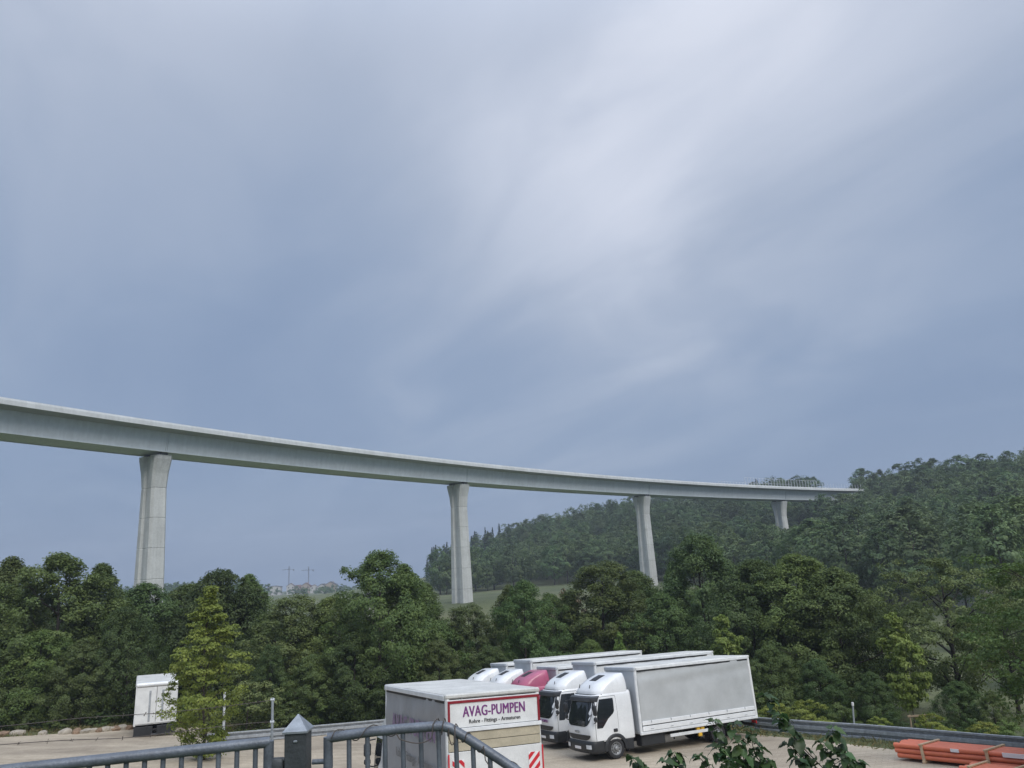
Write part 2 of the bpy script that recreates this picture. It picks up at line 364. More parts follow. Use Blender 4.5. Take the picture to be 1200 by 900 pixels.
gx = np.unique(np.r_[np.linspace(-1500, -300, 25), np.linspace(-300, -70, 40), np.linspace(-70, 40, 91), np.linspace(40, 330, 73), np.linspace(330, 1500, 22)])
gy = np.unique(np.r_[np.linspace(-500, -20, 14), np.linspace(-20, 4, 10), np.linspace(4, 14, 21), np.linspace(14, 70, 50), np.linspace(70, 130, 25), np.linspace(130, 520, 98), np.linspace(520, 1500, 34)])
X, Y = np.meshgrid(gx, gy); Z = gz(X, Y)
nx = len(gx); ny = len(gy)
tb = MB(); vs = np.stack([X.ravel(), Y.ravel(), Z.ravel()], 1).tolist()
tb.add(vs, [(j*nx+i, j*nx+i+1, (j+1)*nx+i+1, (j+1)*nx+i) for j in range(ny-1) for i in range(nx-1)])
def ground_mat():
    m = bpy.data.materials.new('meadow_ground'); m.use_nodes = True; nt = m.node_tree; N = nt.nodes; L = nt.links; b = N['Principled BSDF']; b.inputs['Roughness'].default_value = .95
    tc = N.new('ShaderNodeTexCoord')
    def nz(s, d): 
        n = N.new('ShaderNodeTexNoise'); n.inputs['Scale'].default_value = s; n.inputs['Detail'].default_value = d; L.new(tc.outputs['Object'], n.inputs['Vector']); return n.outputs['Fac']
    r = N.new('ShaderNodeValToRGB'); L.new(nz(.045, 6), r.inputs[0]); e = r.color_ramp.elements
    e[0].position = .32; e[0].color = (.080, .100, .042, 1); e[1].position = .7; e[1].color = (.155, .155, .080, 1); q = e.new(.5); q.color = (.105, .125, .050, 1)
    mx = N.new('ShaderNodeMix'); mx.data_type = 'RGBA'; mx.blend_type = 'MULTIPLY'; mx.inputs[0].default_value = .7; L.new(r.outputs[0], mx.inputs[6])
    r2 = N.new('ShaderNodeValToRGB'); L.new(nz(2.5, 5), r2.inputs[0]); r2.color_ramp.elements[0].color = (.5, .5, .5, 1); r2.color_ramp.elements[0].position = .3; r2.color_ramp.elements[1].color = (1.15, 1.15, 1.1, 1); r2.color_ramp.elements[1].position = .7
    L.new(r2.outputs[0], mx.inputs[7]); L.new(mx.outputs[2], b.inputs['Base Color'])
    bp = N.new('ShaderNodeBump'); bp.inputs['Strength'].default_value = .6; bp.inputs['Distance'].default_value = .15; L.new(nz(5, 4), bp.inputs['Height']); L.new(bp.outputs[0], b.inputs['Normal'])
    return m
tag(tb.build('terrain', ground_mat(), smooth=60), kind='structure')

def yard_mat():
    m = bpy.data.materials.new('yard_paving'); m.use_nodes = True; nt = m.node_tree; N = nt.nodes; L = nt.links; b = N['Principled BSDF']; b.inputs['Roughness'].default_value = .9
    tc = N.new('ShaderNodeTexCoord'); mp = N.new('ShaderNodeMapping'); mp.inputs['Rotation'].default_value = (0, 0, .45); L.new(tc.outputs['Object'], mp.inputs[0])
    br = N.new('ShaderNodeTexBrick'); L.new(mp.outputs[0], br.inputs['Vector']); br.inputs['Scale'].default_value = 1
    br.inputs['Brick Width'].default_value = .42; br.inputs['Row Height'].default_value = .21; br.inputs['Mortar Size'].default_value = .014; br.inputs['Mortar Smooth'].default_value = .4
    br.inputs['Color1'].default_value = (.47, .405, .32, 1); br.inputs['Color2'].default_value = (.42, .36, .28, 1); br.inputs['Mortar'].default_value = (.36, .31, .24, 1)
    def nz(s, d, sc=(1, 1, 1)):
        p = N.new('ShaderNodeMapping'); p.inputs['Scale'].default_value = sc; L.new(tc.outputs['Object'], p.inputs[0])
        n = N.new('ShaderNodeTexNoise'); n.inputs['Scale'].default_value = s; n.inputs['Detail'].default_value = d; n.inputs['Roughness'].default_value = .62; L.new(p.outputs[0], n.inputs['Vector']); return n.outputs['Fac']
    def ramp(f, a, ca, c, cc):
        r = N.new('ShaderNodeValToRGB'); L.new(f, r.inputs[0]); e = r.color_ramp.elements; e[0].position = a; e[0].color = (*ca, 1); e[1].position = c; e[1].color = (*cc, 1); return r.outputs[0]
    def mul(a, c, f):
        mx = N.new('ShaderNodeMix'); mx.data_type = 'RGBA'; mx.blend_type = 'MULTIPLY'; mx.inputs[0].default_value = f; L.new(a, mx.inputs[6]); L.new(c, mx.inputs[7]); return mx.outputs[2]
    c = mul(br.outputs['Color'], ramp(nz(.16, 6), .3, (.70, .68, .66), .68, (1.15, 1.14, 1.1)), .9)
    c = mul(c, ramp(nz(.9, 7, (.35, 1, 1)), .36, (.62, .60, .58), .62, (1.06, 1.06, 1.05)), .7)
    c = mul(c, ramp(nz(14, 3), .3, (.78, .78, .78), .7, (1.08, 1.08, 1.08)), .8)
    # oil drips
    vo = N.new('ShaderNodeTexVoronoi'); vo.inputs['Scale'].default_value = .55; L.new(tc.outputs['Object'], vo.inputs['Vector'])
    c = mul(c, ramp(vo.outputs['Distance'], .05, (.45, .43, .42), .28, (1, 1, 1)), .35)
    L.new(c, b.inputs['Base Color'])
    bp = N.new('ShaderNodeBump'); bp.inputs['Strength'].default_value = .35; bp.inputs['Distance'].default_value = .02; L.new(br.outputs['Fac'], bp.inputs['Height']); bp.invert = True; L.new(bp.outputs[0], b.inputs['Normal'])
    return m
def flat_poly(name, poly, material, dz, step=2.0):
    bm = bmesh.new(); f = bm.faces.new([bm.verts.new((x, y, 0)) for x, y in poly])
    xs = [p[0] for p in poly]; ys = [p[1] for p in poly]
    for ax, lo, hi in ((0, min(xs), max(xs)), (1, min(ys), max(ys))):
        v = lo+step
        while v < hi:
            n = (1, 0, 0) if ax == 0 else (0, 1, 0); c = (v, 0, 0) if ax == 0 else (0, v, 0)
            bmesh.ops.bisect_plane(bm, geom=bm.verts[:]+bm.edges[:]+bm.faces[:], plane_co=c, plane_no=n); v += step
    a = np.array([v.co[:2] for v in bm.verts]); z = yardz(a[:, 0], a[:, 1])
    for v, q in zip(bm.verts, z): v.co.z = q+dz
    bmesh.ops.recalc_face_normals(bm, faces=bm.faces)
    me = bpy.data.meshes.new(name); bm.to_mesh(me); bm.free(); me.materials.append(material)
    if me.polygons[0].normal.z < 0: me.flip_normals()
    return link(name, me)
yard = tag(flat_poly('yard', YARD, yard_mat(), .03), kind='structure')

# ------------------------------------------------------------------ foliage machinery
def leaf_mesh(name, C_, Nn, size, var, mats, mi=None, asp=.55, fold=.18, seed=0):
    """many small folded leaf faces; C_ centres, Nn normals, size and colour variation per leaf"""
    rg = np.random.default_rng(seed); n = len(C_)
    Nn = Nn/np.maximum(np.linalg.norm(Nn, axis=1, keepdims=True), 1e-6)
    t = rg.normal(size=(n, 3)); t -= Nn*(t*Nn).sum(1, keepdims=True); t /= np.maximum(np.linalg.norm(t, axis=1, keepdims=True), 1e-6)
    b = np.cross(Nn, t); s = np.asarray(size).reshape(-1, 1)
    V = np.empty((n, 4, 3)); V[:, 0] = C_-t*s*.5; V[:, 1] = C_+b*s*.5*asp+Nn*s*fold; V[:, 2] = C_+t*s*.5; V[:, 3] = C_-b*s*.5*asp+Nn*s*fold
    me = bpy.data.meshes.new(name); me.vertices.add(n*4); me.vertices.foreach_set('co', V.astype(np.float32).ravel())
    me.loops.add(n*4); me.loops.foreach_set('vertex_index', np.arange(n*4, dtype=np.int32))
    me.polygons.add(n); me.polygons.foreach_set('loop_start', np.arange(0, n*4, 4, dtype=np.int32)); me.polygons.foreach_set('loop_total', np.full(n, 4, dtype=np.int32))
    for m_ in mats: me.materials.append(m_)
    me.update(calc_edges=True)
    a = me.attributes.new('leafvar', 'FLOAT', 'FACE'); a.data.foreach_set('value', np.clip(var, 0, 1).astype(np.float32))
    return me

def clump_leaves(rg, cen, rad, per, leaf, flat=.62, center=None, up=.35, wu=.5, wo=.55, wr=.38):
    n = len(cen)*per
    u = rg.normal(size=(n, 3)); u /= np.linalg.norm(u, axis=1, keepdims=True)
    u[:, 2] = np.where((u[:, 2] < -.2) & (rg.random(n) < .6), -u[:, 2], u[:, 2])
    k = np.repeat(np.arange(len(cen)), per); rr = np.asarray(rad)[k][:, None]*(rg.random((n, 1))**.45)
    off = u*rr; off[:, 2] *= flat
    C_ = cen[k]+off
    out = C_-(center if center is not None else cen.mean(0)); out /= np.maximum(np.linalg.norm(out, axis=1, keepdims=True), 1e-6)
    Nn = u*wu+out*wo+np.array([0, 0, up])+rg.normal(size=(n, 3))*wr
    cv = rg.random(len(cen))
    var = cv[k]*.55+rg.random(n)*.45
    sz = leaf*(.65+.7*rg.random(n))
    return C_, Nn, sz, var

def broadleaf(seed, h=12., cr=4.2, base=.16, nc=170, per=85, leaf=.27, prof='round', crad=(.55, 1.15), limbs=11, name='tree', lm='lA', bark='bark', trunk_r=.2, gap=0., flat=.6, kw={}):
    rg = np.random.default_rng(seed); tk = MB()
    def env(t, az):                     # crown radius at relative height t, lumpy
        if prof == 'round': p = max(0., math.sin(pi*min(1, max(0, (t-base)/(1-base)))**.8))**.62
        elif prof == 'cone': p = max(0., 1-(t-base)/(1-base))**.75*min(1, (t-base)/.12+.25)
        elif prof == 'column': p = max(0., math.sin(pi*min(1, max(0, (t-base)/(1-base)))**.75))**.5
        elif prof == 'spindle': p = min(.26+.74*(max(0., t)/.40)**.9, (max(0., 1-t)/.60)**.85)
        else: p = max(0., math.sin(pi*min(1, max(0, (t-base)/(1-base)))**1.35))**.8      # vase: broad top
        return cr*p*(1+.20*math.sin(2*az+seed)+.16*math.sin(3*az+7*t+seed*1.7)+.13*math.sin(5*az-11*t+seed*.6)+.10*math.sin(17*t+seed))
    bend = rg.normal(size=2)*.25
    def tpos(t): return np.array([bend[0]*math.sin(t*3), bend[1]*math.sin(t*2.4+1)-bend[1]*math.sin(1), t*h])
    tk.tube([tpos(t) for t in np.linspace(0, .9, 9)], [trunk_r*(1.35 if i == 0 else 1)*(1-.85*i/8) for i in range(9)], 8)
    tips = []
    for i in range(limbs):
        t0 = base*.8+(.78-base*.8)*(i+.5)/limbs; az = i*2.4+rg.random()*.7
        t1 = min(.96, t0+.10+.16*rg.random()); r = env(t1, az)*(.75+.2*rg.random())
        a = tpos(t0); e = np.array([math.cos(az)*r, math.sin(az)*r, t1*h]); mid = (a+e)/2+np.array([0, 0, -.05*h*rg.random()+.02*h]); 
        r0 = trunk_r*(.55-.3*t0)
        tk.tube([a, a*.6+mid*.4+np.array([0, 0, .1]), mid, e], [r0, r0*.75, r0*.5, r0*.14], 6); tips.append(e)
        for q in range(4):
            f = .35+.6*rg.random(); s0 = a+(e-a)*f; az2 = az+rg.normal()*.8; l = r*(.3+.35*rg.random())
            s1 = s0+np.array([math.cos(az2)*l, math.sin(az2)*l, l*(.1+.8*rg.random())]); tk.tube([s0, (s0+s1)/2+rg.normal(size=3)*.08, s1], [r0*.32, r0*.2, r0*.06], 5); tips.append(s1)
    cen = []
    for q in tips: cen.append(q)
    while len(cen) < nc:
        t = base+(1.0-base)*rg.random()**.9; az = rg.random()*2*pi
        if gap and math.sin(3*az+9*t+seed) < -1+gap*2: continue
        R_ = env(t, az)*(.42+.58*rg.random()**.5); 
        cen.append(np.array([math.cos(az)*R_, math.sin(az)*R_, t*h])+np.r_[tpos(t)[:2], 0])
    cen = np.array(cen); cen[:, 2] = np.minimum(cen[:, 2], h*.985)
    tt = cen[:, 2]/h
    rad = (crad[0]+(crad[1]-crad[0])*rg.random(len(cen)))*(1.1-.45*tt)
    C_, Nn, sz, var = clump_leaves(rg, cen, rad, per, leaf, flat, np.array([0, 0, h*.5]), **kw)
    tm = tk.mesh(name+'_trunk', M[bark], 60); cm = leaf_mesh(name+'_crown', C_, Nn, sz, var, [M[lm]], seed=seed)
    return tm, cm

def conifer(seed, h=14., cr=2.7, leaf=.5, n=1500, lm='lN'):
    rg = np.random.default_rng(seed); tk = MB(); tk.tube([(0, 0, 0), (0, 0, h*.97)], [.2, .03], 6)
    tiers = 16; C_ = []; Nn = []
    for k in range(n):
        ti = rg.integers(0, tiers); t = .1+.9*(ti+rg.random()*.35)/tiers; az = rg.integers(0, 9)*.7+ti*1.1+rg.normal()*.12
        R_ = cr*(1-t)**.85*(.85+.3*math.sin(ti*7.1+az*2)); r = R_*rg.random()**.6
        C_.append((math.cos(az)*r, math.sin(az)*r, t*h-r*.28+rg.normal()*.05)); Nn.append((math.cos(az)*.6+rg.normal()*.3, math.sin(az)*.6+rg.normal()*.3, .6))
    return tk.mesh('spruce_trunk', M['bark'], 60), leaf_mesh('spruce_crown', np.array(C_), np.array(Nn), leaf*(.6+.7*rg.random(n)), rg.random(n), [M[lm]], seed=seed, asp=.4)

def tree_thing(name, meshes, loc, sc, rz, label, cat='tree', group=None, crown='crown', lmat=None):
    r = empty(name, loc, rz, label, cat, group); r.scale = sc if hasattr(sc, '__len__') else (sc, sc, sc)
    link('trunk', meshes[0], r)
    c = link(crown, meshes[1], r)
    if lmat: c.material_slots[0].link = 'OBJECT'; c.material_slots[0].material = M[lmat]
    return r

# ------------------------------------------------------------------ the viaduct
BR = empty('viaduct', (-12.6, 174, 3.2), 0, 'long curved grey concrete and steel road viaduct crossing above the valley trees', 'bridge')
_sN = 560; _s = np.linspace(-215, 190, _sN+1); _ph = np.radians(41.6+7.4*_s/69.5)
_x = np.concatenate([[0], np.cumsum(np.sin((_ph[1:]+_ph[:-1])/2)*np.diff(_s))]); _y = np.concatenate([[0], np.cumsum(np.cos((_ph[1:]+_ph[:-1])/2)*np.diff(_s))])
_x += -12.6-np.interp(0, _s, _x); _y += 174-np.interp(0, _s, _y)
# the pixels were read on the near web: the axis lies a little behind it
def bpos(s):
    ph = np.interp(s, _s, _ph); nr = Vector((cos(ph), -sin(ph), 0)); tg = Vector((sin(ph), cos(ph), 0))
    z = 29.25-.0158*s+ .000004*s*s
    return Vector((np.interp(s, _s, _x), np.interp(s, _s, _y), z))-nr*1.2, tg, nr     # girder underside on the axis
bo = BR.location
def sweep(profile, s0, s1, n, name, material, smooth=30, parent=BR, off=0):
    """profile: closed (offset to the near side, height) outline swept along the axis"""
    rings = []
    for s in np.linspace(s0, s1, n):
        p, tg, nr = bpos(s); rings.append([p+nr*a+Vector((0, 0, b))-bo for a, b in profile])
    return MB().loft(rings).build(name, material, parent, smooth)
SE = 173
H_G = 3.25
sweep([(-2.8, 0), (2.8, 0), (2.8, .06), (3.3, H_G-.3), (-3.3, H_G-.3), (-2.8, .06)], -210, 170, 148, 'box_girder', M['girder'])
sweep([(2.7, -.09), (3.0, -.09), (3.0, -.012), (2.7, -.012)], -210, 150, 140, 'bottom_flange', M['girder'])
sweep([(-3.0, -.09), (-2.7, -.09), (-2.7, -.012), (-3.0, -.012)], -210, 150, 140, 'bottom_flange', M['girder'])
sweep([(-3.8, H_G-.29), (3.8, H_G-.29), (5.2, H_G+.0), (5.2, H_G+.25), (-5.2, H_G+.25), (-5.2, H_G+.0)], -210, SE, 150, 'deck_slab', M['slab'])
for sg in (1, -1):
    pr = [(5.15, H_G-.10), (5.5, H_G-.10), (5.5, H_G+.50), (5.15, H_G+.50)]
    sweep([(a*sg, b) for a, b in pr], -210, SE+2, 150, 'edge_beam', M['fascia'])
    pr = [(5.02, H_G+.505), (5.38, H_G+.505), (5.33, H_G+.80), (5.07, H_G+.80)]
    sweep([(a*sg, b) for a, b in pr], -210, SE+2, 150, 'parapet', M['fascia'])
sweep([(-4.9, H_G+.254), (4.9, H_G+.254), (4.9, H_G+.30), (-4.9, H_G+.30)], -210, SE, 150, 'carriageway', M['asphalt'])
# web stiffeners and splice plates over the piers
def pier(s, zb, base_b):
    p, tg, nr = bpos(s); zt = p.z-.45
    root = link('pier', None, BR) ; root.location = Vector((p.x, p.y, zb))-bo
    def ring(a, b, z, g, ga):
        # octagon with a vertical groove in the two faces across the bridge; a along the bridge, b across it
        c = .38; pts = [(a, -b+c), (a, -ga), (a-g, -ga*.6), (a-g, ga*.6), (a, ga), (a, b-c), (a-c, b), (-a+c, b), (-a, b-c), (-a, ga), (-a+g, ga*.6), (-a+g, -ga*.6), (-a, -ga), (-a, -b+c), (-a+c, -b), (a-c, -b)]
        return [tg*u+nr*v+Vector((0, 0, z-zb)) for u, v in pts]
    H = zt-zb; hh = min(5.0, H*.4)
    zs = [zb]; k = (H-hh)/max(1, round((H-hh)/4.4))
    while zs[-1] < zt-hh-.5: zs.append(zs[-1]+k)
    def dims(z):
        d = zt-hh-z; return 1.28+max(0, d)*.010, 1.72+max(0, d)*.024
    for i in range(len(zs)-1):
        a0, b0 = dims(zs[i]); a1, b1 = dims(zs[i+1]); e = .07
        rings = [ring(a0-e, b0-e, zs[i], .3, .75), ring(a0, b0, zs[i]+.07, .3, .75), ring(a1, b1, zs[i+1]-.07, .3, .75), ring(a1-e, b1-e, zs[i+1], .3, .75)]
        MB().loft(rings).build('concrete_lift', M['concrete'], root)
    zh = zs[-1]; a0, b0 = dims(zh); m = MB()
    m.loft([ring(a0-.07, b0-.07, zh, .3, .75), ring(a0, b0, zh+.07, .3, .75), ring(a0+.06, b0+.24, zh+hh*.45, .33, .8), ring(a0+.18, b0+.76, zt-.6, .45, .95), ring(a0+.18, b0+.80, zt, .5, 1.0)])
    m.build('pier_head', M['concrete'], root)
    for v in (-2.0, 2.0):
        R = Matrix((tg, nr, Vector((0, 0, 1)))).transposed()
        MB().rbox(nr*v+Vector((0, 0, zt+.22-zb)), (1.1, .9, .42), .03, R=R).build('bearing', M['plastic2'], root)
        MB().box(nr*v*1.0+Vector((0, 0, 0)), (.1, .1, .1))
for s, zb in ((-139, -2.5), (-70, -2.5), (0, 1.5), (68.7, 1.0), (135, 2.5)):
    pier(s, zb, 0)
for s in (-139, -70, 0, 68.7, 135):
    for ds in (0,):
        p, tg, nr = bpos(s+ds); R = Matrix((tg, nr, Vector((0, 0, 1)))).transposed()
        for sg in (1, -1):
            m = MB(); a0 = p+nr*sg*2.80-bo; a1 = p+nr*sg*3.3-bo
            for w in (-.14, .14):
                m.box((a0+a1)/2+Vector((0, 0, (H_G-.5)/2))+tg*w, (.03, .16, H_G-.55), R=R @ Matrix.Rotation(math.atan2(.5, H_G-.36)*-sg, 3, 'X'))
            m.build('web_stiffener', M['girder'], BR)
# abutment and railing posts at the far end
p, tg, nr = bpos(173); R = Matrix((tg, nr, Vector((0, 0, 1)))).transposed()
MB().rbox(p+tg*4-bo+Vector((0, 0, -.2)), (7, 9.0, 5.6), .1, R=R).build('abutment', M['concrete'], BR)
pm = MB(); pm.rbox((0, 0, 1.15), (.11, .11, 2.3), .02); pme = pm.mesh('railing_post', M['railpost'])
pm2 = MB(); pm2.rbox((0, 0, .75), (.09, .09, 1.5), .02); pme2 = pm2.mesh('railing_post_short', M['railpost'])
for i, s in enumerate(np.arange(112, 174, 1.5)):
    for sg in (1, -1):
        q, tg, nr = bpos(s); o = link('railing_post', pme if s < 150 else pme2, BR); o.location = q+nr*sg*5.2+Vector((0, 0, H_G+.8))-bo; o.rotation_euler = (0, 0, -float(np.interp(s, _s, _ph)))
for sg in (1, -1):
    sweep([(5.17*sg, H_G+3.04), (5.23*sg, H_G+3.04), (5.23*sg, H_G+3.1), (5.17*sg, H_G+3.1)], 112, 149.5, 30, 'railing_bar', M['railpost'])

# ------------------------------------------------------------------ trucks
def interp(z, tab):
    zs = [t[0] for t in tab]; return [float(np.interp(z, zs, [t[k] for t in tab])) for k in range(1, len(tab[0]))]
def front_x(y, z, tab):
    xf, hw, r = interp(z, tab)[:3]; ay = min(abs(y), hw); x = xf-.07*(ay/hw)**2
    if ay > hw-r: x = x-r+math.sqrt(max(0, r*r-(ay-(hw-r))**2))
    return x
def shell_ring(z, tab, xr):
    xf, hw, r = interp(z, tab)[:3]; pts = []
    ys = [-hw+hw*.0]
    ysl = [-hw, -hw+r*.02, -hw+r*.1, -hw+r*.3, -hw+r*.6, -hw+r, -.45*hw, 0, .45*hw, hw-r, hw-r*.6, hw-r*.3, hw-r*.1, hw-r*.02, hw]
    for y in ysl: pts.append((front_x(y, z, tab), y, z))
    c = .08
    pts += [(xr+(xf-r-xr)*.5, hw, z), (xr+c, hw, z), (xr, hw-c, z), (xr, -hw+c, z), (xr+c, -hw, z), (xr+(xf-r-xr)*.5, -hw, z)]
    return [Vector(p) for p in pts]
CAB = [(.74, 2.33, 1.07, .2), (.80, 2.37, 1.09, .2), (1.15, 2.42, 1.10, .22), (1.35, 2.41, 1.10, .24), (1.9, 2.31, 1.085, .26), (2.4, 2.13, 1.05, .28), (2.58, 2.02, 1.02, .30), (2.66, 1.86, .96, .32)]
FAIR = [(2.60, 1.98, 1.00, .40), (2.72, 1.95, 1.0, .42), (2.86, 1.84, .99, .45), (3.0, 1.66, .98, .45), (3.12, 1.43, .96, .42), (3.22, 1.18, .93, .36), (3.30, .95, .89, .28), (3.355, .78, .84, .18), (3.375, .66, .76, .1)]
def rows_patch(m, rows, side, off, tab=CAB, nx_=3):
    """a panel lying on the cab's flank: rows of (z, x front, x rear)"""
    P = []
    for z, xa, xb in rows:
        hw = interp(z, tab)[1]
        for i in range(nx_+1): P.append((xa+(xb-xa)*i/nx_, side*(hw+off), z))
    nr_ = len(rows); f = [(j*(nx_+1)+i, j*(nx_+1)+i+1, (j+1)*(nx_+1)+i+1, (j+1)*(nx_+1)+i) for j in range(nr_-1) for i in range(nx_)]
    m.add(P, f)
    # rim, so that the panel has thickness
    b = [j*(nx_+1) for j in range(nr_)]+[(nr_-1)*(nx_+1)+i for i in range(1, nx_+1)]+[j*(nx_+1)+nx_ for j in range(nr_-2, -1, -1)]+[i for i in range(nx_-1, 0, -1)]
    q = [P[i] for i in b]; q2 = [(x, y-side*(off+.02), z) for x, y, z in q]; n = len(q)
    m.add(q+q2, [(i, (i+1) % n, n+(i+1) % n, n+i) for i in range(n)]); return m
def front_patch(m, rows, off, ny_=12, tab=CAB):
    """rows of (z, half width) on the cab's front"""
    P = []
    for z, w in rows:
        for i in range(ny_+1):
            y = -w+2*w*i/ny_; P.append((front_x(y, z, tab)+off, y*(1+off*.5), z))
    nr_ = len(rows); m.add(P, [(j*(ny_+1)+i, j*(ny_+1)+i+1, (j+1)*(ny_+1)+i+1, (j+1)*(ny_+1)+i) for j in range(nr_-1) for i in range(ny_)]); return m
def text_mesh(txt, size, material, bold=0, ext=.002, spacing=1.0, shear=0):
    cu = bpy.data.curves.new('txt', 'FONT'); cu.body = txt; cu.size = size; cu.align_x = 'CENTER'; cu.align_y = 'CENTER'; cu.extrude = ext; cu.offset = bold; cu.resolution_u = 3; cu.space_character = spacing; cu.shear = shear
    o = bpy.data.objects.new('txt', cu); COL.objects.link(o); dg = bpy.context.evaluated_depsgraph_get(); me = bpy.data.meshes.new_from_object(o.evaluated_get(dg)); bpy.data.objects.remove(o); bpy.data.curves.remove(cu)
    me.name = 'lettering'; me.materials.clear(); me.materials.append(material); return me
_wheel = {}
def wheel_meshes():
    if _wheel: return _wheel['t'], _wheel['r'], _wheel['h']
    r = .41; t = MB(); t.lathe([(.25, -.11), (.30, -.125), (.37, -.13), (.40, -.115), (r, -.08), (r, -.03), (r-.012, -.025), (r-.012, -.02), (r, -.015), (r, .015), (r-.012, .02), (r-.012, .025), (r, .03), (r, .08), (.40, .115), (.37, .13), (.30, .125), (.25, .11), (.25, -.11)], 32)
    tm = t.mesh('tyre', M['rubber'], 40)
    q = MB(); q.lathe([(.255, .10), (.262, .118), (.245, .118), (.235, .095), (.205, .06), (.17, .045), (.155, .075), (.10, .09), (.10, .055), (.001, .055)], 32)
    q.lathe([(.255, -.10), (.255, .10)], 32)
    rm = q.mesh('rim', M['rim'], 35)
    h = MB(); h.lathe([(.085, .05), (.085, .15), (.06, .165), (.001, .165)], 20)
    for k in range(10): h.lathe([(.014, .07), (.014, .115), (.001, .115)], 6, c=(.128*cos(k*pi/5), 0, .128*sin(k*pi/5)))
    for k in range(10): h.box((.19*cos((k+.5)*pi/5), .054, .19*sin((k+.5)*pi/5)), (.034, .012, .05), 1, R=Matrix.Rotation(-(k+.5)*pi/5, 3, 'Y'))
    hm = h.mesh('hub', [M['rim'], M['chassis']], 35); _wheel.update(t=tm, r=rm, h=hm); return tm, rm, hm
def wheel(root, x, y, side):
    t, r, h = wheel_meshes()
    w = link('wheel', t, root, (x, y, .41)); w.rotation_euler = (0, 0, 0 if side > 0 else pi)
    link('rim', r, w); link('hub', h, w)

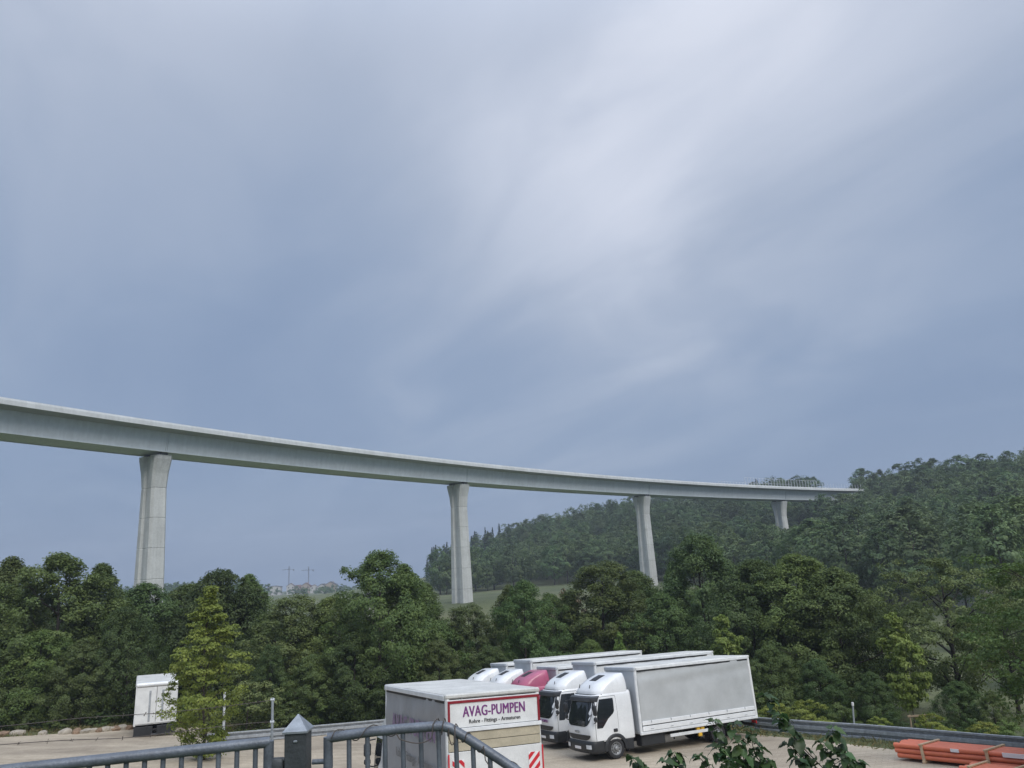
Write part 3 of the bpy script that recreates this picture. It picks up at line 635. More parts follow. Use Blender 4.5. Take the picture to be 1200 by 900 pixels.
def truck(label, pos, heading, L=6.5, BH=3.56, cabmat='white', kind='curtain', curtain='curtain', front_text=None, group=None, roll_extra=0, chocks=True, W=2.5, visor=True, level=0, fairing=True):
    """pos: ground point under the near (left hand) front corner of the box; heading: direction from front to rear, as an angle"""
    x0, y0 = pos
    d = Vector((cos(heading), sin(heading), 0)); e = .5
    g = lambda x, y: float(yardz(np.array(x), np.array(y)))+.032
    gxn = (g(x0+e, y0)-g(x0-e, y0)); gyn = (g(x0, y0+e)-g(x0, y0-e)); n = Vector((-gxn*(1-level), -gyn*(1-level), 1)).normalized()
    fwd = -d; fwd = (fwd-n*fwd.dot(n)).normalized(); left = n.cross(fwd)
    org = Vector((x0, y0, g(x0, y0)))-left*(W/2)
    root = empty('box_truck', org, 0, label, 'truck', group)
    root.rotation_euler = Matrix((fwd, left, n)).transposed().to_euler()
    cm = M[cabmat]
    # cab
    zs = [.74, .80, .95, 1.15, 1.35, 1.62, 1.9, 2.15, 2.4, 2.5, 2.58, 2.63, 2.66]
    cab = MB().loft([shell_ring(z, CAB, .16) for z in zs]).build('cab', cm, root, 38)
    if fairing:
        zs = [2.60, 2.66, 2.72, 2.79, 2.86, 2.93, 3.0, 3.06, 3.12, 3.17, 3.22, 3.26, 3.30, 3.33, 3.355, 3.375]
        fa = MB().loft([shell_ring(z, FAIR, .28+.12*max(0, z-2.9)) for z in zs]).build('roof_fairing', cm, root, 50)
        def tfx(x, y): # height of the fairing top at x
            for z in np.arange(3.375, 2.6, -.01):
                if front_x(y, z, FAIR) >= x: return z
            return 2.6
        hm = MB(); hm.grid(lambda u, v: (1.40-.42*u, -.24+.48*v, tfx(1.40-.42*u, .3*(v-.5))+.022), 4, 3); hm.grid(lambda u, v: (1.45-.52*u, -.29+.58*v, tfx(1.45-.52*u, .3*(v-.5))+.008), 4, 3)
        hm.build('roof_hatch', M['plastic'], fa, 40)
        for sy in (-.55, .35):
            MB().tube([(1.86, sy, 2.74), (1.80, sy, 2.98)], .018, 6).build('marker_lamp', M['plastic'], fa)
    MB().grid(lambda u, v: Vector((front_x((2*u-1)*1.02, 2.62-.02, CAB)+.02-.0*v, (2*u-1)*1.02, 2.57+.05*v)), 12, 1).build('cab_trim', M['plastic2'], cab)
    ws = MB(); front_patch(ws, [(1.36, .62), (1.42, .80), (1.55, .93), (1.8, .985), (2.1, .985), (2.38, .96)], .012); ws.build('windscreen', M['glass'], cab, 60)
    wp = MB()
    for yy in (-.5, .15): wp.tube([(front_x(yy, 1.40, CAB)+.03, yy, 1.40), (front_x(yy+.5, 1.5, CAB)+.03, yy+.5, 1.5)], .012, 5)
    wp.build('wiper', M['plastic'], cab)
    if visor:
        vb = MB()
        ring = []
        for i in range(13):
            y = -1.04+2.08*i/12; x = front_x(y, 2.45, CAB); o = .16
            ring.append([Vector((x+.012, y, 2.56)), Vector((x+o*.8, y*1.015, 2.50)), Vector((x+o, y*1.02, 2.36)), Vector((x+o-.03, y*1.02, 2.33)), Vector((x+.03, y, 2.40))])
        vb.loft(ring).build('sun_visor', M['plastic2'], cab, 40)
    gr = MB(); front_patch(gr, [(.82, .60), (.87, .80), (.93, .90), (.97, .94)], .016)
    front_patch(gr, [(.97, .94), (1.02, .95), (1.03, .94)], .016)
    gr.build('grille', M['plastic'], cab, 60)
    fl = MB(); front_patch(fl, [(.90, .75), (.92, .76)], .03); fl.build('grille_slat', M['plastic2'], cab)
    if front_text:
        if front_text[0]:
            me = text_mesh(front_text[0], .13, M['greyp'], .003, .004, 1.15)
            o = link('lettering', me, cab, (2.452, 0, 1.14)); o.rotation_euler = Euler((pi/2+.02, 0, pi/2))
        if front_text[1]:
            me = text_mesh(front_text[1], .17, M['purple'], .005, .004)
            o = link('lettering', me, cab, (2.452, 0, 1.235)); o.rotation_euler = Euler((pi/2-.02, 0, pi/2))
    # bumper
    BT = [(.30, 2.34, 1.05, .2), (.36, 2.44, 1.1, .22), (.55, 2.47, 1.12, .24), (.72, 2.45, 1.12, .24), (.79, 2.39, 1.1, .22)]
    bu = MB().loft([shell_ring(z, BT, 1.72) for z in (.30, .36, .45, .55, .65, .72, .79)]).build('bumper', M['plastic'], root, 40)
    for sg in (1, -1):
        hl = MB(); hl.grid(lambda u, v: Vector((front_x(sg*(.70+.32*u), .55, BT)+.012+.004*v, sg*(.70+.32*u), .50+.16*v)), 5, 2); hl.build('headlight', M['lamp'], root, 60)
    MB().rbox((2.475, 0, .52), (.015, .52, .11), .004).build('number_plate', M['paper'], root)
    for sg in (1, -1):
        dr = MB(); rows_patch(dr, [(.79, 2.12, 1.10), (1.0, 2.14, 1.02), (1.35, 2.13, 1.0), (1.9, 2.05, 1.0), (2.35, 1.90, 1.0), (2.5, 1.82, 1.02)], sg, .010, nx_=4)
        do = dr.build('door', cm, cab, 40)
        ds = MB(); rows_patch(ds, [(.78, 2.135, 1.085), (1.0, 2.155, 1.005), (1.35, 2.145, .985), (1.9, 2.065, .985), (2.35, 1.915, .985), (2.515, 1.83, 1.005)], sg, .0045, nx_=4); ds.build('door_seal', M['plastic2'], do, 40)
        wi = MB(); rows_patch(wi, [(1.28, 2.07, 1.80), (1.36, 2.07, 1.72), (1.62, 2.04, 1.48), (1.80, 2.02, 1.22), (1.9, 2.0, 1.15), (2.3, 1.88, 1.13), (2.42, 1.83, 1.14)], sg, .020, nx_=4)
        wi.build('window', M['glass'], do, 40)
        hw = interp(1.2, CAB)[1]
        MB().rbox((1.17, sg*(hw+.015), 1.13), (.2, .05, .13), .015).build('door_handle', M['plastic'], do)
        sp = MB(); rows_patch(sp, [(1.0, .92, .3), (1.6, .92, .3)], sg, .008); sp.build('side_panel', cm, cab, 40)
        mr = MB(); mr.rbox((2.22, sg*1.30, 2.02), (.13, .24, .42), .05); mr.rbox((2.22, sg*1.30, 1.66), (.12, .22, .20), .05); mr.tube([(2.08, sg*1.06, 2.34), (2.2, sg*1.28, 2.30), (2.22, sg*1.3, 2.2)], .022, 6); mr.tube([(2.18, sg*1.08, 1.5), (2.22, sg*1.28, 1.54), (2.22, sg*1.3, 1.6)], .022, 6)
        mr.build('mirror', M['plastic'], root, 40)
        ar = MB(); A = []; B = []
        for k in range(15):
            a = -.15+(pi+.3)*k/14
            A.append([Vector((1.2+r*cos(a), sg*y, .43+r*sin(a))) for r, y in ((.435, .82), (.435, 1.125), (.54, 1.135), (.585, 1.10), (.585, .82))])
        ar.loft(A); ar.build('wheel_arch', M['plastic'], root, 45)
        st = MB(); st.rbox((.48, sg*.98, .52), (.36, .25, .42), .03); st.build('step', M['plastic'], root)
        MB().box((.60, sg*.98, .38), (.02, .26, .34)).build('mud_flap', M['chassis'], root)
        wheel(root, 1.2, sg*.96, sg); wheel(root, -4.25, sg*.97, sg)
        wheel(root, -4.25, sg*.66, sg)
        A = []
        for k in range(11):
            a = .15+(pi-.3)*k/10; A.append([Vector((-4.25+r*cos(a), sg*y, .43+r*sin(a))) for r, y in ((.47, .5), (.47, 1.16), (.49, 1.16), (.49, .5))])
        MB().loft(A).build('mudguard', M['plastic'], root, 40)
        MB().rbox((-.72, sg*.86, .56), (1.25, .5, .50), .05).build('tank' if sg < 0 else 'tool_box', M['plastic'], root)
        MB().rbox((-2.62, sg*1.16, .60), (2.1, .05, .13), .012).build('side_guard', M['alu'], root)
        for xx in (-1.8, -3.4): MB().box((xx, sg*1.10, .68), (.05, .05, .5)).build('guard_bracket', M['chassis'], root)
        if chocks:
            for k, (xx, zz) in enumerate(((-3.12, .74), (-3.36, .74), (-3.2, .47))): MB().rbox((xx, sg*1.13, zz), (.19, .12, .16), .02).build('wheel_chock', M['yellow'], root)
    ch = MB()
    for sg in (1, -1): ch.box((-2.2, sg*.42, .72), (8.2, .07, .22))
    for xx in (-.5, -2, -3.4, -5.2): ch.box((xx, 0, .72), (.08, .9, .14))
    ch.tube([(1.2, -.9, .41), (1.2, .9, .41)], .06, 8); ch.tube([(-4.25, -.9, .41), (-4.25, .9, .41)], .09, 8); ch.rbox((1.2, 0, .62), (1.6, .9, .4), .05); ch.lathe([(.001, -.2), (.2, -.15), (.2, .15), (.001, .2)], 14, (-4.25, 0, .41))
    ch.build('chassis', M['chassis'], root)
    # cargo body
    FZ = .80; T = BH; hw = W/2
    fl = MB(); fl.rbox((-L/2, 0, FZ+.10), (L-.02, W-.06, .14), .02); fl.build('floor', M['alu'], root)
    fw = MB(); fw.rbox((-.045, 0, (FZ+T)/2-.04), (.07, W-.12, T-FZ-.16), .02); fwo = fw.build('front_wall', M['boxfront'], root)
    for sg in (1, -1):
        MB().rbox((-.06, sg*(hw-.06), (FZ+T)/2-.03), (.13, .12, T-FZ-.02), .03).build('corner_post', M['alu'], root)
        MB().rbox((-L+.06, sg*(hw-.05), (FZ+T)/2-.03), (.12, .10, T-FZ-.02), .02).build('corner_post', M['white2'], root)
    rf = MB(); rf.rbox((-L/2, 0, T-.055), (L+.05, W+.03, .11), .03); 
    ro = rf.build('roof', M['roofw'], root)
    MB().rbox((-.02, 0, T-.09), (.12, W+.05, .17), .03).build('roof_cap', M['boxfront'], ro)
    for sg in (1, -1):
        MB().rbox((-L/2, sg*(hw+.012), T-.09), (L-.2, .03, .12), .01).build('roof_rail', M['alu'], ro)
        MB().box((-L/2, sg*(hw-.012), T-.185), (L-.3, .03, .055)).build('curtain_track', M['chassis'], ro)
    rg_ = random.Random(int(abs(x0*100+y0*10)))
    ph = [rg_.random()*6 for _ in range(6)]
    if kind == 'curtain':
        for sg in (1, -1):
            zb = FZ+.52; zt = T-.16
            def fn(u, v):
                x = -.13-(L-.25)*u; z = zb+(zt-zb)*v
                w = .016*math.sin(x*4.1+ph[0]+v*2)*(.4+v*(1-v)*2)+.010*math.sin(x*1.6+v*5+ph[1])+.007*math.sin(x*9+ph[2]-v*3)*v+.022*math.sin(v*14+x*.7+ph[3])*math.exp(-((v-.84)/.16)**2)
                return Vector((x, sg*(hw-.018+w), z))
            cu = MB(); cu.grid(fn, 90, 24); cu.build('curtain', M[curtain], root, 60)
            for k, (z0, hgt) in enumerate(((FZ+.21, .20), (FZ+.43, .17))):
                MB().rbox((-L/2, sg*(hw-.005), z0+.02), (L-.26, .035, hgt), .012).build('side_board', M['white'], root)
            MB().rbox((-L/2, sg*(hw-.01), FZ+.05), (L-.02, .05, .12), .015).build('floor_rail', M['alu'], root)
            for k in range(int(L/1.05)):
                MB().box((-.6-k*1.05, sg*(hw+.018), FZ+.205), (.16, .012, .02)).build('latch', M['steel'], root)
                MB().rbox((-.6-k*1.05, sg*(hw+.008), zb-.03), (.05, .02, .10), .006).build('strap_buckle', M['steel'], root)
    else:
        for sg in (1, -1):
            MB().rbox((-L/2, sg*(hw-.02), (FZ+T)/2), (L-.24, .04, T-FZ-.2), .01).build('side_wall', M['white2'], root)
            MB().rbox((-L/2, sg*(hw-.005), FZ+.08), (L-.1, .04, .12), .01).build('floor_rail', M['alu'], root)
    # rear end
    MB().rbox((-L+.1, 0, .52), (.12, 2.2, .12), .02).build('underrun_bar', M['chassis'], root)
    for sg in (1, -1):
        MB().rbox((-L+.03, sg*.95, .62), (.06, .34, .14), .01).build('tail_light', M['redlamp'], root)
        MB().box((-4.95, sg*.85, .42), (.02, .55, .5)).build('mud_flap', M['chassis'], root)
    return root, dict(L=L, T=T, FZ=FZ, hw=hw)

def plain_rear(root, q):
    L, T, FZ, hw = q['L'], q['T'], q['FZ'], q['hw']
    for sg in (1, -1): MB().rbox((-L-.01, sg*(hw/2-.03), (FZ+T)/2-.02), (.04, hw-.09, T-FZ-.18), .01).build('rear_door', M['white2'], root)

tA, q = truck('white truck with plain grey curtain side, nearest of the row, showing its whole flank', (4.76, 35.95), .4478, L=6.56, BH=3.58, front_text=('IVECO', None), group='row of parked curtain-side trucks'); plain_rear(tA, q)
tB, q = truck('second truck of the row, white cab with purple lettering under its windscreen', (3.35, 40.0), .395, L=7.1, BH=3.745, front_text=(None, 'AVAG-PUMPEN'), curtain='white2', group='row of parked curtain-side trucks'); plain_rear(tB, q)
tC, q = truck('truck with a crimson pink cab and a low box in the parked row', (1.55, 43.2), .402, L=5.6, BH=3.504, cabmat='pink', curtain='white2', group='row of parked curtain-side trucks'); plain_rear(tC, q)
tD, q = truck('white truck with the tallest box, parked just behind the pink cab', (.22, 46.2), .403, L=7.4, BH=3.839, curtain='white2', group='row of parked curtain-side trucks'); plain_rear(tD, q)
tE, q = truck('white truck farthest back in the row, only cab roof and box corner showing', (-1.28, 49.0), .429, L=5.4, BH=3.621, curtain='white2', group='row of parked curtain-side trucks'); plain_rear(tE, q)

# truck seen from behind, lettered.  fitted: near left roof corner (-2.07, 19.66, 7.02), heading 114 deg, L 6.04
hV = RAD(113.6)                                  # the way the truck faces
fx, fy = cos(hV), sin(hV); LV = 6.1
cl = (-2.07+fx*LV, 19.66+fy*LV)
tV, q = truck('box truck seen from behind, red-trimmed rear with purple lettering, grey curtain side', cl, hV+pi, L=LV, BH=4.12, curtain='curtain2', W=2.5, chocks=False)
L, T, FZ, hw = q['L'], q['T'], q['FZ'], q['hw']
xr = -L-.005
def rear_piece(name, y0, y1, z0, z1, material, th=.03, out=0, parent=tV, r=.006):
    return MB().rbox((xr-out-th/2, (y0+y1)/2, (z0+z1)/2), (th, abs(y1-y0), z1-z0), r).build(name, material, parent)
zt = T-.13
top = rear_piece('top_panel', -hw+.02, hw-.02, zt-.64, zt, M['white2'])
rear_piece('red_trim', -hw+.03, hw-.03, zt-.085, zt-.025, M['redp'], .02, .03, top, .003)
for sg in (1, -1): rear_piece('red_trim', sg*(hw-.03), sg*(hw-.085), zt-.64, zt-.088, M['redp'], .02, .03, top, .003)
rear_piece('moulding', -hw, hw, zt-.74, zt-.65, M['white'], .07)
rear_piece('wood_board', -hw+.04, hw-.04, zt-.95, zt-.755, M['beige'])
rear_piece('wood_board', -hw+.04, hw-.04, zt-1.155, zt-.962, M['beige'])
tl = rear_piece('tail_lift', -hw+.03, hw-.03, FZ-.05, zt-1.17, M['white2'], .06)
for sg in (1, -1):
    rear_piece('red_strip', sg*(hw-.005), sg*(hw-.04), FZ, zt-1.2, M['redtape'], .02, .062, tl, .003)
    yc = sg*(hw-.26); w2 = .15; z0 = zt-1.93; z1 = zt-1.34
    pl = rear_piece('warning_plate', yc-w2, yc+w2, z0, z1, M['paper'], .012, .062, tl, .003)
    for k in range(4):
        m = MB(); a = z0-.25+k*.22
        poly = [(-w2, a), (-w2, a+.11), (w2, a+.11+.3), (w2, a+.3)] if sg > 0 else [(w2, a), (w2, a+.11), (-w2, a+.11+.3), (-w2, a+.3)]
        # clip to the plate
        pts = []
        def clip(P, f):
            out = []
            for i in range(len(P)):
                A, B = P[i], P[(i+1) % len(P)]; fa_, fb = f(A), f(B)
                if fa_ >= 0: out.append(A)
                if fa_*fb < 0: t = fa_/(fa_-fb); out.append((A[0]+(B[0]-A[0])*t, A[1]+(B[1]-A[1])*t))
            return out
        P = clip(clip(poly, lambda p: p[1]-z0), lambda p: z1-p[1])
        if len(P) > 2:
            m.prism(P, -.004, .004); o = m.build('red_stripe', M['redtape'], pl); o.rotation_euler = (0, 0, pi/2); o.location = (xr-.079, yc, 0)
def embolden(me, d):
    """a heavier cut of the lettering: the same outline laid three times, a stroke apart"""
    if not d: return me
    n = len(me.vertices); co = np.empty(n*3); me.vertices.foreach_get('co', co); co = co.reshape(-1, 3)
    fs = [tuple(p.vertices) for p in me.polygons]; V_ = []; F_ = []
    for k, (sx, sz) in enumerate(((-d, 0), (0, .0007), (d, .0014))):
        V_ += (co+np.array([sx, 0, sz])).tolist(); F_ += [tuple(i+k*n for i in f) for f in fs]
    m2 = bpy.data.meshes.new('lettering'); m2.from_pydata(V_, [], F_); m2.materials.append(me.materials[0]); return m2
def words(me, gap):
    """the printed words of one line, each a mesh of its own"""
    fs = [tuple(p.vertices) for p in me.polygons]; V_ = [tuple(v.co) for v in me.vertices]
    iv = sorted((min(V_[i][0] for i in f), max(V_[i][0] for i in f), k) for k, f in enumerate(fs)); grp = []; hi = -1e9
    for lo, h_, k in iv:
        if lo > hi+gap: grp.append([])
        grp[-1].append(k); hi = max(hi, h_)
    out = []
    for g in grp:
        idx = sorted({i for k in g for i in fs[k]}); mp = {i: j for j, i in enumerate(idx)}
        m2 = bpy.data.meshes.new('lettering'); m2.from_pydata([V_[i] for i in idx], [], [tuple(mp[i] for i in fs[k]) for k in g]); m2.materials.append(me.materials[0]); out.append(m2)
    return out
def put_text(me, parent, loc, rot, wid, gap):
    w = max(v.co.x for v in me.vertices)-min(v.co.x for v in me.vertices)
    for q_ in words(me, gap):
        o = link('lettering', q_, parent, loc); o.rotation_euler = rot; o.scale = (wid/w, 1, 1)
def rear_text(txt, size, z, material, bold, wid, sp=1.0):
    put_text(embolden(text_mesh(txt, size, material, 0, .003, sp), bold), top, (xr-.036, 0, z), (pi/2, 0, -pi/2), wid, size*.19)
rear_text('AVAG-PUMPEN', .34, zt-.30, M['purple'], .011, 1.66, 1.06)
rear_text('Rohre - Fittings - Armaturen', .125, zt-.52, M['blackp'], .003, 1.36, 1.05)
def side_text(txt, size, z, material, bold, wid, x):
    # the truck's left flank
    put_text(embolden(text_mesh(txt, size, material, 0, .003, 1.04), bold), tV, (x, hw+.034, z), (pi/2, 0, pi), wid, size*.19)
side_text('AVAG-PUMPEN', .62, T-.98, M['purplef'], .02, 4.3, -L/2-.1)
side_text('Rohre - Fittings - Armaturen', .34, T-1.75, M['greyp'], .006, 3.6, -L/2-.2)

# far white box truck on the left, rear end towards the yard
hW = RAD(115.5)
pW = at(155, 866, 48.6); fx, fy = cos(hW), sin(hW); LW = 6.2
tW, q = truck('lone white box truck at the left yard edge, rear doors with grey bars', (pW.x+fx*LW, pW.y+fy*LW), hW+pi, L=LW, BH=3.14, kind='box', chocks=False, level=.75, fairing=False, visor=False, W=2.32)
L, T, FZ, hw = q['L'], q['T'], q['FZ'], q['hw']
for sg in (1, -1): MB().rbox((-L-.012, sg*(hw/2-.03), (FZ+T)/2-.05), (.04, hw-.08, T-FZ-.3), .01).build('rear_door', M['white2'], tW)
rc = MB(); rc.tube([(-L+.02, -hw+.05, T-.06), (-L+.02, hw-.05, T-.06)], .13, 10); rc.build('rear_roof_roll', M['white'], tW, 40)
for yy in (.36, -.34): MB().rbox((-L-.045, yy, (FZ+T)/2-.1), (.03, .11, T-FZ-.6), .01).build('lock_bar', M['steel'], tW)
MB().rbox((-L-.035, 0, FZ+.62), (.02, hw*2-.2, .035), .005).build('rear_trim', M['alu'], tW)
for sg in (1, -1): MB().rbox((-L-.04, sg*.62, .50), (.06, 1.02, .50), .02).build('rear_skirt', M['plastic'], tW)
MB().rbox((-L-.02, 0, .30), (.06, 2.3, .08), .01).build('lift_edge', M['plastic2'], tW)

# ------------------------------------------------------------------ gate, post and wire in front of the camera
GY = 4.55
def gp(px, py, y=GY): return at(px, py, y)
def gate_leaf(name, label, top, bar_px, bar_top, zlow, rad=.029, ends=()):
    r = empty(name, (top[0].x, top[0].y, 8.15), 0, label, 'gate')
    o = r.location
    tr = MB().tube([p-o for p in top], rad, 14).build('top_rail', M['gatesteel'], r, 50)
    for p in bar_top:
        MB().tube([p-o, Vector((p.x, p.y, zlow))-o], .0135, 10).build('bar', M['gatesteel'], r, 50)
    for p in ends:
        MB().tube([p-o+Vector((0, 0, rad*.4)), Vector((p.x, p.y, zlow-.06))-o], rad*.95, 14).build('end_post', M['gatesteel'], r, 50)
    return r
def lerp_px(pts, x):
    for (a, b) in zip(pts, pts[1:]):
        if a[0] <= x <= b[0]:
            t = (x-a[0])/(b[0]-a[0]); return tuple(a[i]+(b[i]-a[i])*t for i in range(3))
    return pts[-1]
zl = 8.25
lp = [(-60, 910.5, 4.1), (30, 900, 4.22), (316, 869.5, 4.55)]
LL = gate_leaf('gate', 'left grey tubular steel gate leaf with vertical bars, ending beside the dark post', [gp(*p) for p in lp], None, [gp(*lerp_px(lp, x)) for x in np.arange(-46, 305, 21.6)], zl, ends=(gp(315, 871, 4.55),))
a, b = gp(-60, 910, 4.1), gp(315, 870, 4.55)
MB().tube([Vector((a.x, a.y, 8.28))-LL.location, Vector((b.x, b.y, 8.28))-LL.location], .022, 10).build('bottom_rail', M['gatesteel'], LL, 50)
rp = [(384, 865, 4.62), (440, 857, 4.64), (505, 851.5, 4.66), (523, 852, 4.66), (534, 857, 4.66), (560, 873, 4.65), (605, 903, 4.64), (700, 968, 4.62), (760, 1010, 4.6)]
def smooth_path(pts, n=6):
    P = [Vector(p) for p in pts]; out = []
    for i in range(len(P)-1):
        p0, p1, p2, p3 = P[max(i-1, 0)], P[i], P[i+1], P[min(i+2, len(P)-1)]
        for k in range(n):
            t = k/n; out.append(.5*((2*p1)+(p2-p0)*t+(2*p0-5*p1+4*p2-p3)*t*t+(3*p1-p0-3*p2+p3)*t**3))
    return out+[P[-1]]
RL = gate_leaf('gate', 'right grey tubular gate leaf bending downwards, wire wound round its top rail', smooth_path([gp(*p) for p in rp], 4), None, [gp(*lerp_px(rp, x)) for x in (409, 430.5, 451, 472, 493, 513.5, 534, 554, 574, 594, 614)], zl, rad=.027, ends=(gp(384.5, 866, 4.62),))
a, b = gp(384, 866, 4.62), gp(620, 900, 4.64)
MB().tube([Vector((a.x, a.y, 8.27))-RL.location, Vector((b.x, b.y, 8.27))-RL.location], .02, 10).build('bottom_rail', M['gatesteel'], RL, 50)
# wire wound round the right leaf
tp = smooth_path([gp(*p) for p in rp], 24)[4:150]; wd = []
for i, p in enumerate(tp):
    a = i*.42; k = .034+.012*max(0, sin(i*.9))
    if i % 46 < 30: wd.append(p-RL.location+Vector((0, -cos(a)*k, sin(a)*k)))
    else: wd.append(p-RL.location+Vector((0, -.036, -.045-.03*sin((i % 46-30)/16*pi))))
MB().tube(wd, .0032, 5).build('barbed_wire', M['wire'], RL, 60)
hinge = MB(); a = gp(366, 893, 4.62); b_ = gp(386, 892, 4.62); hinge.tube([a-RL.location, b_-RL.location], .014, 8); hinge.tube([b_-RL.location-Vector((0, 0, .03)), b_-RL.location+Vector((0, 0, .03))], .02, 8); hinge.build('hinge', M['gatesteel'], RL, 50)
lt = MB(); a = gp(323, 897, 4.56); lt.rbox(a-LL.location, (.085, .05, .075), .006); lt.tube([gp(326, 891, 4.56)-LL.location, gp(338, 890, 4.56)-LL.location], .012, 8); lt.build('latch', M['poststeel'], LL, 50)
# post
c = gp(349.5, 856, 4.6); w = .060; hrot = RAD(0)
PO = empty('gate_post', (c.x, c.y, 8.15), hrot, 'dark square steel post with a pyramid cap between the gate leaves', 'post')
hz = c.z-8.15
MB().rbox((0, 0, hz/2-.1), (w*2, w*2, hz+.2), .006).build('shaft', M['poststeel'], PO)
m = MB(); s = w+.009; m.loft([[Vector((x*s, y*s, hz-.004)) for x, y in ((-1, -1), (1, -1), (1, 1), (-1, 1))], [Vector((x*s, y*s, hz+.006)) for x, y in ((-1, -1), (1, -1), (1, 1), (-1, 1))], [Vector((x*.002, y*.002, hz+.086)) for x, y in ((-1, -1), (1, -1), (1, 1), (-1, 1))]]); m.build('cap', M['capsteel'], PO)
MB().rbox((.002, -w-.003, hz-.045), (.022, .008, .012), .003).build('plate_screw', M['capsteel'], PO)
# thin wire post and two strands running left
ctop = gp(319.5, 820, 4.75); 
WF = empty('wire_fence', (ctop.x, ctop.y, 8.1), 0, 'thin steel fence post with two barbed wire strands running left across the yard', 'fence')
o = WF.location
MB().tube([Vector((0, 0, -.1)), Vector((0, 0, ctop.z-o.z+.01))], .0078, 8).build('post', M['steel'], WF, 50)
for zz in (ctop.z, gp(319, 846, 4.75).z): MB().tube([Vector((-.010, 0, zz-o.z)), Vector((.010, 0, zz-o.z))], .0085, 8).build('insulator', M['railpost'], WF, 50)
def strand(pts, rad):
    P = smooth_path([gp(*p)-o for p in pts], 10); m = MB(); m.tube(P, rad, 5)
    rg = random.Random(3); k = 4
    while k < len(P)-2:
        t = (P[k+1]-P[k]).normalized(); 
        for q in range(2): 
            dv = Vector((rg.uniform(-.3, .3), rg.uniform(-1, 1), rg.uniform(-1, 1))).normalized()*.013; m.tube([P[k]-dv, P[k]+dv], rad*.6, 4)
        k += rg.choice((3, 4, 5))
    return m.build('wire_strand', M['wire'], WF, 60)
strand([(319.5, 820.5, 4.75), (265, 827.5, 4.7), (200, 834.5, 4.6), (150, 838, 4.5), (90, 842, 4.4), (40, 847.5, 4.3), (-60, 857, 4.1)], .0020)
strand([(319, 846, 4.75), (290, 848, 4.72), (220, 856, 4.6), (150, 864.5, 4.5), (90, 867, 4.4), (30, 870.5, 4.3), (-60, 878, 4.1)], .0020)

# ------------------------------------------------------------------ guard rails
def guard_rail(label, pts, double=True):
    P = [Vector((x, y, float(yardz(np.array(x), np.array(y))))) for x, y in pts]
    r = empty('guard_rail', P[0], 0, label, 'guard rail'); o = r.location
    prof = [(0, -.155), (.03, -.14), (.03, -.075), (-.05, -.045), (-.05, -.01), (.0, 0), (-.05, .01), (-.05, .045), (.03, .075), (.03, .14), (0, .155)]
    seg = []
    for i, p in enumerate(P):
        t = (P[min(i+1, len(P)-1)]-P[max(i-1, 0)]); t.z = 0; t.normalize(); n = Vector((t.y, -t.x, 0)); seg.append((p, t, n))
    for zz in ((.48, .20) if double else (.48,)):
        for i in range(len(P)-1):
            rings = []
            for p, t, n in seg[i:i+2]: rings.append([p-o+n*(a-.0)+Vector((0, 0, zz+b)) for a, b in prof]+[p-o+n*(a-.012)+Vector((0, 0, zz+b)) for a, b in reversed(prof)])
            MB().loft(rings).build('beam', M['steel'], r, 25)
    d = 0
    for i in range(len(P)-1):
        ln = (P[i+1]-P[i]).length; k = 0
        while d < ln:
            q = P[i].lerp(P[i+1], d/ln); t = seg[i][1]; n = seg[i][2]; R = Matrix((t, n, Vector((0, 0, 1)))).transposed()
            MB().box(q-o-n*.11+Vector((0, 0, .2)), (.06, .10, .8), R=R).build('post', M['steel'], r); d += 2.0
        d -= ln
    return r
def subdiv(pts, n=4):
    return [(p.x, p.y) for p in smooth_path([Vector((x, y, 0)) for x, y in pts], n)]
guard_rail('steel guard rail along the far yard edge behind the yellow-green tree and gate post', subdiv([(-17.6, 45.0), (-13.4, 48.2), (-9.7, 51.0), (-6, 53.8), (-3, 56.3), (2.2, 57.6)], 2))
guard_rail('steel guard rail along the right yard edge behind the orange pipes', subdiv([(3.6, 57.4), (6.6, 53.0), (9.2, 46.8), (11.25, 40.5), (14.3, 35.6), (16.5, 31.4), (18.3, 27.9), (20.2, 23.0)], 2))
# delineator on the right rail, grey posts on the left
p = at(1002, 862, 38.2); dl = empty('delineator_post', (p.x, p.y, gz1(p.x, p.y)), 0, 'short leaning white delineator post behind the right guard rail', 'post')
MB().tube([(0, 0, -.1), (.10, 0, 1.18)], .04, 8).build('shaft', M['steel'], dl, 50); MB().tube([(.098, 0, 1.16), (.108, 0, 1.30)], .055, 8).build('reflector', M['paper'], dl, 50)
p = at(262, 858, 46.5); sp = empty('pole', (p.x, p.y, gz1(p.x, p.y)), 0, 'slim grey metal pole half hidden behind the yellow-green tree', 'pole')
zt_ = at(263.5, 808, 46.5).z-sp.location.z
MB().tube([(0, 0, -.2), (0, 0, zt_)], .07, 10).build('shaft', M['railpost'], sp, 50); MB().lathe([(.075, zt_), (.09, zt_+.03), (.001, zt_+.08)], 10, axis='z').build('cap', M['railpost'], sp, 50)

